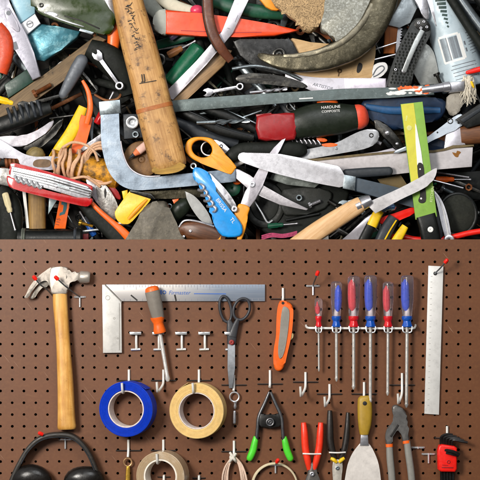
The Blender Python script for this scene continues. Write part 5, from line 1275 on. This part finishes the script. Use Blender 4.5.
g.add('swivel', MB().lathe((235.4, 401, 4), (235, 409, 4), [(0, .8), (1, 2), (3, 1.4), (5, 2), (7.6, 1)], 14), steel)
g.add('bar', MB().bar((234.6, 410), (234.4, 424), [1.5, 1.8, 1.6], z=4), steel)

# ---- orange utility knife
g = G('utility_knife', 'orange utility knife with a long grey inlay, hung by its end hole', 'utility knife', 281, 335, 6, BG)
OK = crom([(281, 300.5), (284.5, 300.6), (290.5, 303.4), (293, 309), (292.6, 322), (291, 336), (287.4, 352), (284, 366), (279.6, 370.6), (274.6, 368.6), (273.2, 360), (273.8, 348), (275.8, 336), (276.2, 322), (277.2, 309), (279, 302.4)], 3)
g.add('body', MB().prism(OK, 1, 10, 2.4, 3), orange)
g.add('inlay', MB().prism(crom([(283, 306.4), (289, 309.6), (288.6, 322), (287, 336), (284.4, 350), (281, 358), (278.4, 356), (278, 346), (279.6, 332), (280.6, 318)], 3), 9.2, 11, .7), mat('grey_inlay', '8a857c', .6, 0, .12, 90, bump=.3))
g.add('hang_hole', MB().prism(circ(282.8, 302.8, 1.5, 14), 9.4, 10.3, 0), black_ink)
g.add('slider', MB().prism(crom([(290.6, 334), (293, 333), (293, 337), (290.4, 340)], 2), 4, 8, .6), mat('cream_slider', 'd9c48a', .5))

# ---- rail with six screwdrivers
g = G('tool_rail', 'thin white wire rail holding six clear handled screwdrivers', 'tool rail', 360, 327.5, 4, HK)
g.add('rail', MB().tube([(306, 325.4, 1), (307.5, 327.4, 6), (316, 327.8, 9), (360, 328, 9), (408, 328, 9), (414, 327.2, 7), (415.4, 325, 1)], 1.15, 8, 5).tube([(316, 328.4, 3), (360, 328.6, 3), (408, 328.6, 3)], .9, 8, 0), white_wire)
shaft_m = mat('satin_shaft_steel', 'd6d2cc', .3, .55, .06, grime=.3)
def clear_mat(nm, tint):
    m, nt, p, tc = _base(nm)
    p.inputs['Base Color'].default_value = (*lin(tint), 1)
    p.inputs['Roughness'].default_value = .08
    p.inputs['Transmission Weight'].default_value = .94
    p.inputs['IOR'].default_value = 1.32
    return m
cm = clear_mat('clear_acetate', 'f4eaf0')
blue_core = mat('blue_acetate_core', '1a58f0', .3, 0, .05)
red_core = mat('red_acetate_core', 'ff3440', .3, 0, .05)
blue_f = mat('blue_collar', '0e4fae', .3, 0, .08, coat=.3)
red_f = mat('red_collar', 'cf1a22', .3, 0, .08, coat=.3)
silver_core = mat('frosted_ferrule', 'd9d4d0', .4, .3, .05)
SG = 'screwdrivers in the rail'
def screwdriver(x, top, r, colr, label, tip):
    core, fer = (blue_core, blue_f) if colr == 'b' else (red_core, red_f)
    g = G('screwdriver', label, 'screwdriver', x, 327, 9, SG)
    L = 316.5 - top
    z = 10
    g.add('handle', MB().lathe((x, top, z), (x, 330, z), [(0, r * .3), (.5, r * .62), (1.8, r * .9), (4, r), (L * .55, r), (L * .8, r * .86), (L, r * .72), (L + .6, r * .5)], 36, flutes=6, fd=.12, f_rng=(3, L * .8)), cm)
    sd = -1 if x != 336 else 1
    g.add('core', MB().loft([(x + sd * r * .22, top + 4, z, r * .1, r * .3), (x + sd * r * .26, top + 9, z, r * .4, r * .5), (x + sd * r * .26, top + L * .5, z, r * .46, r * .5), (x + sd * r * .2, top + L * .76, z, r * .4, r * .4), (x + sd * r * .1, top + L * .86, z, r * .16, r * .3)], e=2.4, seg=14), core)
    g.add('tang', MB().bar((x, top + L * .74), (x, 317), [r * .14, r * .36, r * .4], z=z, rnd=(1, 0)), silver_core)
    g.add('collar', MB().lathe((x, 315.6, z), (x, 328, z), [(0, r * .7), (.5, r * .78), (3, r * .8), (5, r * .62), (7, r * .66), (10, r * .84), (10.8, r * .8), (11, r * .4)], 30, flutes=6, fd=.1, f_rng=(4, 12)), fer)
    g.add('shaft', MB().lathe((x, 326, z), (x - (x - 360) * .01, tip, z - 2), [(0, r * .25), (tip - 332, r * .24), (tip - 331.5, r * .24), (tip - 330, r * .3), (tip - 327, r * .12)], 14), shaft_m)
    g.add('rail_clip', MB().tube([(x - r * .7, 326, 13), (x - r * .6, 331, 14), (x - r * .2, 332, 14)], .7, 8, 3).tube([(x + r * .7, 326, 13), (x + r * .6, 331, 14), (x + r * .2, 332, 14)], .7, 8, 3), chrome)
for a in [(318.3, 297.5, 4.2, 'r', 'smallest screwdriver, slim with a red core, at the rail end near the orange knife', 372),
          (336, 281, 6, 'b', 'clear handled screwdriver with blue core between the two left red ones on the rail', 382),
          (353.2, 275.4, 6.6, 'r', 'largest clear handled screwdriver with a red core', 390),
          (370, 275, 6.8, 'b', 'clear handled blue core screwdriver standing between two red cored ones', 404),
          (387.4, 281.4, 5.8, 'r', 'medium red core screwdriver between two tall blue cored ones', 396),
          (406.4, 275, 6.8, 'b', 'blue core screwdriver at the rail end closest to the white rule', 408)]:
    screwdriver(*a)

# ---- aluminium rule
g = G('aluminium_rule', 'long white aluminium rule hanging from its end hole', 'ruler', 434, 340, 2, BG)
g.add('strip', MB().prism([(428.2, 265.6), (443.2, 266.4), (438.8, 414.6), (424.2, 413.6)], .8, 3, .4), mat('white_rule', 'dad8d4', .45, .2, .05, 30, spot='bcb9b4', spot_amt=.15))
b = MB()
for i in range(24): b.prism([(430.4 - i * .14, 276 + i * 5.6), (432.2 - i * .14, 276 + i * 5.6), (432.2 - i * .14, 276.4 + i * 5.6), (430.4 - i * .14, 276.4 + i * 5.6)], 2.4, 3.2, 0)
g.add('scale_marks', b, mat('rule_marks', 'a9a6a2', .6))
g.add('hang_hole', MB().annulus(435, 273.4, 2.6, 3.5, 1.9, .9, 18, .2), black_ink)

# ---- tape rolls
core_m = mat('printed_card_core', 'dccfc6', .7, 0, .1, 60, spot='9c86a0', spot_amt=.4, spot_scale=120)
def wound(cx, cy, z0, z1, ro, ri, step=.75):
    b = MB(); prof = [(ri, z0), (ro, z0), (ro, z1 - .5)]
    r = ro - .25; k = 0
    rw = random.Random(int(ro * 100 + cx))
    while r > ri + .3:
        prof.append((r, z1 - (.0 if k % 2 else .32) - rw.uniform(0, .16))); r -= step / 2; k += 1
    prof.append((ri, z1 - .4))
    R_ = []
    for q in range(96):
        t = 2 * math.pi * q / 96
        R_.append([(cx + r_ * math.cos(t), cy + r_ * math.sin(t), z) for r_, z in prof])
    return b.rings(R_, closed=True)
def tape(label, cx, cy, ro, ri, rc_, h, m, cm_, yaw, loose):
    g = G('tape_roll', label, 'tape roll', cx, cy, 0, BG)
    g.add('tape', wound(cx, cy, -h / 2, h / 2, ro, ri), m, sharp=60)
    g.add('core', MB().annulus(cx, cy, -h / 2 - .4, h / 2 - .5, ri - .1, rc_, 72, .4), cm_)
    e = []
    for i in range(7):
        t = loose + i * .07; rr_ = ro + .15 + i * i * .035
        e.append([(cx + rr_ * math.cos(t), cy + rr_ * math.sin(t), -h / 2), (cx + (rr_ + .3) * math.cos(t), cy + (rr_ + .3) * math.sin(t), -h / 2), (cx + (rr_ + .3) * math.cos(t), cy + (rr_ + .3) * math.sin(t), h / 2), (cx + rr_ * math.cos(t), cy + rr_ * math.sin(t), h / 2)])
    g.add('loose_end', MB().rings(e), m)
    g.o.location = world(cx + h / 2 * math.sin(math.radians(yaw)), cy, h / 2 * math.cos(math.radians(yaw)) + ro * math.sin(math.radians(yaw)) + .4)
    g.o.rotation_euler = (R0 @ Matrix.Rotation(-math.radians(yaw), 4, 'Y')).to_euler()
core_m = mat('printed_card_core', 'dccfc6', .7, 0, .1, 60, spot='7d6a86', spot_amt=.5, spot_scale=150, smix=.85)
tape('bright blue masking tape roll with a white printed core', 126.8, 407.6, 27.4, 18.6, 17.2, 17, mat('blue_crepe_tape', '0a38b4', .55, 0, .1, 120, spec=.3, bump=.25, grime=.3), core_m, 13, 5.1)
tape('cream masking tape roll next to the blue one', 196.8, 409.4, 27.4, 18.4, 17.2, 17, mat('cream_crepe_tape', 'e0c080', .6, 0, .08, 120, spec=.3, bump=.25, grime=.3), core_m, 11, 4.0)
tape('translucent beige packing tape roll at the bottom with a thick ring', 161, 474, 24.6, 17.2, 15.4, 20, mat('beige_clear_tape', 'c9b08e', .2, 0, .06, 30, trans=.25, spot='e6d8c4', spot_amt=.3, grime=.2), mat('white_core', 'e0d6c8', .6), 13, 2.4)

# ---- ear muffs
g = G('ear_muffs', 'black ear muffs hanging by their headband under the claw hammer', 'ear muffs', 60, 460, 10, BG)
bp = [(8, 492), (15, 474), (22, 460), (29, 448.5), (38, 439.6), (48, 435), (60, 433.6), (72, 435), (82, 442), (90, 453), (96, 467), (102, 484), (104, 494)]
g.add('headband', MB().loft([(x, y, 8 + 3 * math.sin(i / 12 * math.pi), 2.6, 7) for i, (x, y) in enumerate(bp)], e=4, cr=4), mat('black_headband', '2a2622', .45, 0, .15, spot='4a443e', spot_amt=.2))
g.add('band_seam', MB().tube([(x * .985 + .9, y + 2.1, 17.4) for x, y in bp[2:-2]], .5, 6), charcoal)
for cx, sgn in ((33, 1), (85, -1)):
    c = g.add('ear_cup', MB().loft([(cx - sgn * 15, 486, 10, 8, 6), (cx - sgn * 9, 479, 11, 12, 10), (cx, 476, 11, 13, 11) if sgn > 0 else (cx, 478, 11, 13, 11), (cx + sgn * 9, 480, 11, 12, 10), (cx + sgn * 14, 488, 10, 8, 7)], e=2.3), mat('glossy_black_cup', '171412', .28, 0, .1))
    g.add('cushion', MB().ball(cx + sgn * 5, 488, 11, 15, 12, 10), black_rubber)

# ---- brass key
g = G('brass_key', 'ring with a long brass key hanging from it beside the ear muffs', 'key', 128.6, 468, 4, BG)
g.add('ring', MB().tube(oval(128, 461.8, 3.9, 3.9, 0, 5, 1), .9, 8, 3, closed=True), mat('copper_ring', 'b08a62', .35, .6, .1))
g.add('shank', MB().bar((128.4, 465), (127.6, 496), [1.8, 2.4, 2.6, 2.6], [1.6] * 4, z=5, e=4), brass)

# ---- string bundle
g = G('string_bundle', 'knotted pale pinkish string hanging in a loose bundle', 'string', 234, 470, 5, BG)
st = mat('pale_string', 'd8bca8', .75, 0, .12, 200, bump=.4)
b = MB(); rr = random.Random(4)
for k in range(7):
    w0 = rr.uniform(4, 10)
    b.tube([(233 + rr.uniform(-1, 1), 456, 4 + rr.random() * 4), (232 - w0 * .7, 466, 5 + rr.random() * 4), (232 - w0, 480, 4 + rr.random() * 4), (232 - w0 * .6, 498, 5), (236, 506, 5), (238 + w0, 496, 5 + rr.random() * 3), (237 + w0, 478, 5 + rr.random() * 4), (236 + w0 * .6, 464, 6), (234 + rr.uniform(-1, 1), 456, 6)], .75, 7, 5)
g.add('loop', b, st)
g.add('knot', MB().ball(232.6, 457, 6, 3.4, 3.8, 3).tube([(230, 452, 6), (234, 458, 9.4), (236, 461, 6)], 1.3, 8).tube([(236, 453, 6), (232, 458, 9), (229, 462, 6)], 1.3, 8), mat('white_string', 'd9d3c8', .7, 0, .1, 200, bump=.3))

# ---- spring clamp
g = G('spring_clamp', 'dark steel spring clamp spread like a letter A with bright green handle tips', 'clamp', 270, 425, 6, BG)
w_ = mat('gunmetal', '5a5a5c', .36, .7, .12)
for s in (-1, 1):
    g.add('arm', MB().loft([(270 + s * .6, 391.6, 6 + s, 1.4, 2), (270 + s * 5, 402, 6 + s, 1.7, 3), (270 + s * 11.2, 416, 6 + s, 1.8, 4), (270 + s * 12.4, 427, 6 + s, 1.8, 4), (270 + s * 13.2, 436, 6 + s, 2, 3.6), (270 + s * 14.6, 442, 6 + s, 2, 3)], e=3), w_)
    g.add('green_tip', MB().loft([(270 + s * 14, 436, 6 + s, 2.4, 3), (270 + s * 15, 441, 6 + s, 3.2, 4), (270 + s * 17, 450, 6 + s, 3.6, 4), (270 + s * 20.4, 458, 6 + s, 3.2, 3.6), (270 + s * 21.4, 460.2, 6 + s, 1.6, 2)], e=2.6), mat('lime_green_vinyl', '4fd032', .38, 0, .08))
g.add('hinge_plate', MB().prism(crom([(260, 413), (268, 415), (272, 415), (280, 413), (281, 424), (276, 427), (264, 427), (259, 424)], 2), 2, 9, 1.4), mat('black_plate', '262524', .4, .4, .1))
g.add('spring', MB().annulus(270, 421.4, 8, 12, 4.4, 2.4, 28, 1).annulus(270, 421.4, 8, 11, 2.3, .3, 20, .5), w_)

# ---- wire ring
g = G('wire_ring', 'thin cream cable wound into one round ring under the green tipped clamp', 'cable ring', 274, 486, 4, BG)
b = MB()
for k in range(2): b.tube(oval(274.5 + k * .4, 485.6 + k * .5, 22.6 - k * .4, 22.8, 0, 4 + k * 1.6, 1), .95, 8, 4, closed=True)
g.add('cable', b, mat('cream_cable', 'cdbf9e', .5, 0, .1, 90))

# ---- pliers
def pliers(label, name, gx, gy, grips, gm, head, headm, band=None, extra=None):
    g = G(name, label, 'pliers', gx, gy, 6, BG)
    for pth in grips: g.add('handle', MB().loft(pth, e=2.5), gm)
    hd = g.add('jaws', MB().prism(head, 3, 10, 1.8, 3), headm)
    if band: g.add('rubber_band', MB().tube(band, .8, 8, 3), mat('white_band', 'e0dcd6', .5))
    return g
g = pliers('pliers with bright red vinyl handles and a dark jaw, held by a white band', 'red_pliers', 312, 450,
       [[(303.4, 422, 7, 2.6, 3.4), (304.2, 432, 8, 3.4, 4.4), (305, 446, 8, 3.6, 4.6), (307, 458, 8, 3.4, 4.4), (309.2, 469, 7, 2.4, 3)],
        [(320.6, 422, 7, 2.6, 3.4), (320, 432, 8, 3.4, 4.4), (319, 446, 8, 3.6, 4.6), (316.6, 458, 8, 3.4, 4.4), (313.8, 469, 7, 2.4, 3)]],
       mat('red_vinyl', 'ee3a20', .36, 0, .08), crom([(308.6, 466), (312, 461), (315.4, 466), (317, 472), (320, 480), (322, 490), (320, 504), (311, 512), (303, 504), (302, 490), (305, 480), (307.6, 472)], 3),
       mat('dark_jaw', '5d5955', .4, .6, .15), [(302.4, 452.6, 12), (312, 452.8, 13.4), (320.6, 452.8, 12)])
g.add('pivot', MB().annulus(311.8, 473, 9.6, 12, 2.4, .3, 20, .6), steel)
g = pliers('long nose pliers with black handles, yellow collars and pale steel jaws', 'black_pliers', 338, 450,
       [[(329.6, 410, 7, 2.4, 3.4), (329.6, 424, 8, 3.4, 4.4), (330, 440, 8, 3.6, 4.6), (332.6, 452, 8, 3.2, 4), (335, 460, 7, 2.4, 3)],
        [(347.6, 412, 7, 2, 3), (347, 426, 8, 2.8, 4), (345.6, 440, 8, 3.2, 4.4), (343, 452, 8, 3, 4), (339.6, 460, 7, 2.4, 3)]],
       mat('black_vinyl', '26211e', .42, 0, .12), crom([(333, 460), (337, 458.6), (341.6, 460), (342, 468), (341, 478), (340.6, 500), (339, 516), (336.6, 516), (334, 500), (332.6, 478), (332, 468)], 3),
       mat('pale_jaw', 'c9c2b6', .36, .45, .1), [(328.6, 451.4, 12), (337, 451.6, 13.4), (345, 451.2, 12)])
g.add('yellow_collar', MB().loft([(330.4, 457.4, 9, 1.6, 3), (333.6, 459, 9.6, 2, 3.6), (336.4, 461.6, 9, 1.4, 3)], e=3).loft([(344, 457, 9, 1.6, 3), (341, 459, 9.6, 2, 3.6), (338.6, 461.6, 9, 1.4, 3)], e=3), yellow)
g.add('pivot', MB().annulus(337, 467, 9.6, 11.6, 2, .3, 18, .5), grey_steel)

g = G('putty_knife', 'putty knife with a wide white blade and ochre plastic handle', 'putty knife', 364, 440, 5, BG)
g.add('handle', MB().loft([(364, 395.4, 6, 4, 3), (364.2, 399, 6, 6.8, 4.6), (364.6, 412, 6, 7.4, 5), (364.4, 424, 6, 6.6, 5), (364, 431, 6, 5.2, 4.2), (364, 434, 6, 4.4, 3.6)], e=2.8), mat('ochre_handle', 'a8862a', .42, 0, .1))
g.add('hang_hole', MB().prism(circ(364.2, 402.6, 2.1, 18), 10, 11.4, .2), black_ink)
g.add('neck', MB().prism([(360.6, 432), (367.4, 432), (368.4, 445), (359.6, 445)], 4, 8, .8), steel)
g.add('blade', MB().prism(crom([(360, 442.5), (368, 442.5), (374, 452), (378.4, 464), (380.6, 480)], 3, False) + [(381, 512), (344, 512)] + crom([(344.4, 480), (347.4, 464), (352.6, 452), (360, 442.5)], 3, False)[:-1], 4.6, 6.2, .5), mat('white_steel_blade', 'e4ddd6', .4, .25, .04, scratch=.12, ang=1.57))

g = G('slip_joint_pliers', 'long grey slip joint pliers with curved jaw and orange collars', 'pliers', 398, 450, 6, BG)
gp = mat('grey_vinyl', '86837c', .5, 0, .08)
g.add('handle', MB().loft([(389, 444.8, 7, 3.4, 3.6), (389.6, 458, 7.4, 3.6, 4), (391, 472, 7.4, 3.6, 4), (393, 500, 7, 3.4, 3.6)], e=2.8), gp)
g.add('handle', MB().loft([(406.4, 440.6, 7, 3.4, 3.6), (408.4, 456, 7.4, 3.6, 4), (410.6, 472, 7.4, 3.6, 4), (413, 500, 7, 3.4, 3.6)], e=2.8), gp)
g.add('orange_collar', MB().loft([(388.8, 443.2, 7, 3.7, 4), (389, 446.2, 7, 3.7, 4)], e=2.8, cr=0).loft([(405.6, 439.8, 7, 3.7, 4), (406, 442.6, 7, 3.7, 4)], e=2.8, cr=0), orange)
g.add('jaws', MB().prism(crom([(386, 444), (385, 434), (388, 426), (394, 421), (392, 412), (392, 406), (397, 404.6), (404, 410), (407, 418), (406.6, 428), (409, 441), (402.4, 442), (400, 430), (396.6, 428), (392.6, 432), (391.6, 444)], 3), 3, 10, 1.8, 3), mat('grey_jaw_steel', '6a6866', .4, .55, .12))
g.add('slot', MB().prism(line_poly([(390, 436), (397.6, 424)], 2), 9.4, 10.6, .2), black_ink)

g = G('hex_key_holder', 'bright red holder with a fan of black hex keys sticking out', 'hex keys', 446, 456, 6, BG)
g.add('holder', MB().prism(crom([(438, 444.6), (441, 443.4), (453, 445), (456, 447), (456, 468), (454, 471), (440, 470.6), (437, 468.4), (436.6, 450)], 1), 2, 13, 1.8, 3), mat('red_holder', 'ea1c12', .36, 0, .06))
b = MB()
for k in range(5):
    b.tube([(441 + k * 2.6, 446, 5 + k), (441 + k * 2.8, 437 + k * .6, 6 + k * 1.4), (446 + k * 3.6, 434 + k * 1.6, 7 + k * 1.4), (452 + k * 3.6, 434.6 + k * 1.7, 7 + k * 1.4)], 1.7 - k * .12, 6, 4)
    b.tube([(440.8 + k * 2.9, 468, 7.5), (441 + k * 2.9, 484, 7.5), (441.2 + k * 2.9, 504 - k * 5, 7.5)], 1.5 - k * .05, 6, 0)
b.tube([(444, 449, 12), (452, 450.4, 15), (458, 453.6, 15)], 1.7, 6, 3).tube([(445, 451.6, 13), (451, 453, 15), (457, 454.6, 14)], 1.3, 6, 3)
g.add('hex_key', b, mat('black_oxide', '1d1b1a', .4, .4, .2))
g.add('moulded_mark', MB().annulus(447.4, 460.6, 12.6, 13.6, 1.8, 1, 18, .2).prism(line_poly([(440.6, 466), (452, 466.4)], 1.2), 12.6, 13.5, .1).prism([(441, 463.4), (447, 463.8), (447, 464.4), (441, 464)], 12.6, 13.4, 0), dark_red)

# ---- pieces that belong to a part of their thing go one level deeper
SUBS = [('red_tip', 'prong'), ('etched_word', 'blade'), ('polished_end', 'blade'), ('white_paint', 'blade'), ('orange_paint', 'blade'), ('edge_nicks', 'blade'),
        ('pivot_plate', 'handle'), ('screw', 'pivot_plate'), ('chequering', 'handle'), ('clip_end', 'clip'), ('lettering', 'grip'), ('lettering', 'handle'), ('lettering', 'blade'),
        ('emblem', 'white_end'), ('scale_marks', 'strip'), ('scale_marks', 'blade'), ('spring', 'hinge_plate'), ('green_tip', 'arm'), ('yellow_collar', 'handle'), ('orange_collar', 'handle'),
        ('teal_mark', 'strip'), ('dark_lettering', 'strip'), ('inlay', 'body'), ('slider', 'body'), ('cushion', 'ear_cup'), ('moulded_mark', 'holder'), ('end_ring', 'barrel'),
        ('burnt_script', 'shaft'), ('burnt_underline', 'shaft'), ('burnt_monogram', 'shaft'), ('painted_band', 'shaft'), ('finger_hole', 'grip'), ('nut', 'grip'), ('rust_stain', 'blade'), ('pictured_blade', 'sleeve'),
        ('pictured_handle', 'sleeve'), ('pictured_rivet', 'sleeve'), ('printed_badge', 'sleeve'), ('side_text', 'sleeve'), ('yellow_stripe', 'sleeve'), ('fir_tree_print', 'body'), ('bar_code_frame', 'body'), ('small_print', 'body'),
        ('layer_line', 'steel_layers'), ('blue_glint', 'steel_layers'), ('pin', 'steel_layers'), ('band_seam', 'headband'), ('mount_slot', 'blade'), ('stamped_hole', 'leg'), ('loose_end', 'tape'),
        ('pivot_screw', 'arm'), ('ridge', 'wedge'), ('rib', 'grip'), ('hang_hole', 'handle'), ('hang_hole', 'strip'), ('hang_hole', 'body'), ('core', 'handle'), ('tang', 'handle'), ('eye', 'body'), ('slot', 'jaws')]
for root in [o for o in sc.objects if o.parent is None and o.type == 'EMPTY']:
    kids = list(root.children)
    for i, ch in enumerate(kids):
        st_ = ch.name.split('.')[0]
        for a_, b_ in SUBS:
            if st_ != a_: continue
            n_ = int(ch.name.split('.')[1]) if '.' in ch.name else 0
            cand = [k for k in kids if k.name.split('.')[0] == b_ and k is not ch]
            if cand:
                if len(cand) > 1:   # the one it sits on: nearest bounding box centre
                    ctr = lambda o: sum((Vector(c) for c in o.bound_box), Vector()) / 8
                    cand.sort(key=lambda k: (ctr(k) - ctr(ch)).length)
                if cand[0].parent is root:
                    ch.parent = cand[0]
                break
# a piece that became a third level below its thing comes back up
for o in list(sc.objects):
    p1 = o.parent; p2 = p1.parent if p1 else None; p3 = p2.parent if p2 else None
    if p3: o.parent = p2
WORLD_S, KEY_P, FILL_P, EXPO = 0.5, 88.0, 24.0, 0.0
# ================================================================== light, world, camera
w = bpy.data.worlds.new('World'); sc.world = w; w.use_nodes = True
bg = w.node_tree.nodes['Background']
wt = w.node_tree
tcw = wt.nodes.new('ShaderNodeTexCoord'); dp = wt.nodes.new('ShaderNodeVectorMath'); dp.operation = 'DOT_PRODUCT'
dp.inputs[1].default_value = (R0.to_3x3() @ Vector((-0.5, 0.72, 0.48))).normalized()
wt.links.new(tcw.outputs['Generated'], dp.inputs[0])
gr = wt.nodes.new('ShaderNodeMapRange'); gr.interpolation_type = 'SMOOTHSTEP'
gr.inputs[1].default_value = 0.05; gr.inputs[2].default_value = 1.0; gr.inputs[3].default_value = 0.02; gr.inputs[4].default_value = 1.0
wt.links.new(dp.outputs['Value'], gr.inputs[0])
cw = wt.nodes.new('ShaderNodeMix'); cw.data_type = 'RGBA'
cw.inputs[6].default_value = (0.02, 0.02, 0.02, 1); cw.inputs[7].default_value = (0.95, 0.97, 1.0, 1)
wt.links.new(gr.outputs[0], cw.inputs[0]); wt.links.new(cw.outputs[2], bg.inputs['Color'])
bg.inputs['Strength'].default_value = WORLD_S
def area(name, x, y, z, size, power, col, aim=(240, 240, 0)):
    l = bpy.data.lights.new(name, 'AREA'); l.shape = 'SQUARE'; l.size = size; l.energy = power; l.color = col
    o = bpy.data.objects.new(name, l); COL.objects.link(o)
    o.location = world(x, y, z)
    d = world(*aim) - o.location
    o.rotation_euler = d.to_track_quat('-Z', 'Y').to_euler()
    return o
area('key_light', -440, -20, 1250, 0.7, KEY_P, (1.0, 0.95, 0.88))  # soft key lamp at upper left, no window stands there
area('fill_light', 420, -420, 1100, 1.2, FILL_P, (0.96, 0.98, 1.0))  # added fill lamp at upper right, softens the shade
cam = bpy.data.cameras.new('camera'); co = bpy.data.objects.new('camera', cam); COL.objects.link(co)
cam.lens = 180; cam.sensor_width = 36; cam.clip_end = 100; cam.clip_start = 0.05
dist = 480 * S * cam.lens / 36
co.location = world(240, 240, dist / S)
co.rotation_euler = (PITCH, 0, 0)
sc.camera = co
sc.view_settings.view_transform = 'Standard'
sc.view_settings.look = 'None'
sc.view_settings.exposure = EXPO
sc.view_settings.gamma = 1
sc.cycles.max_bounces = 10
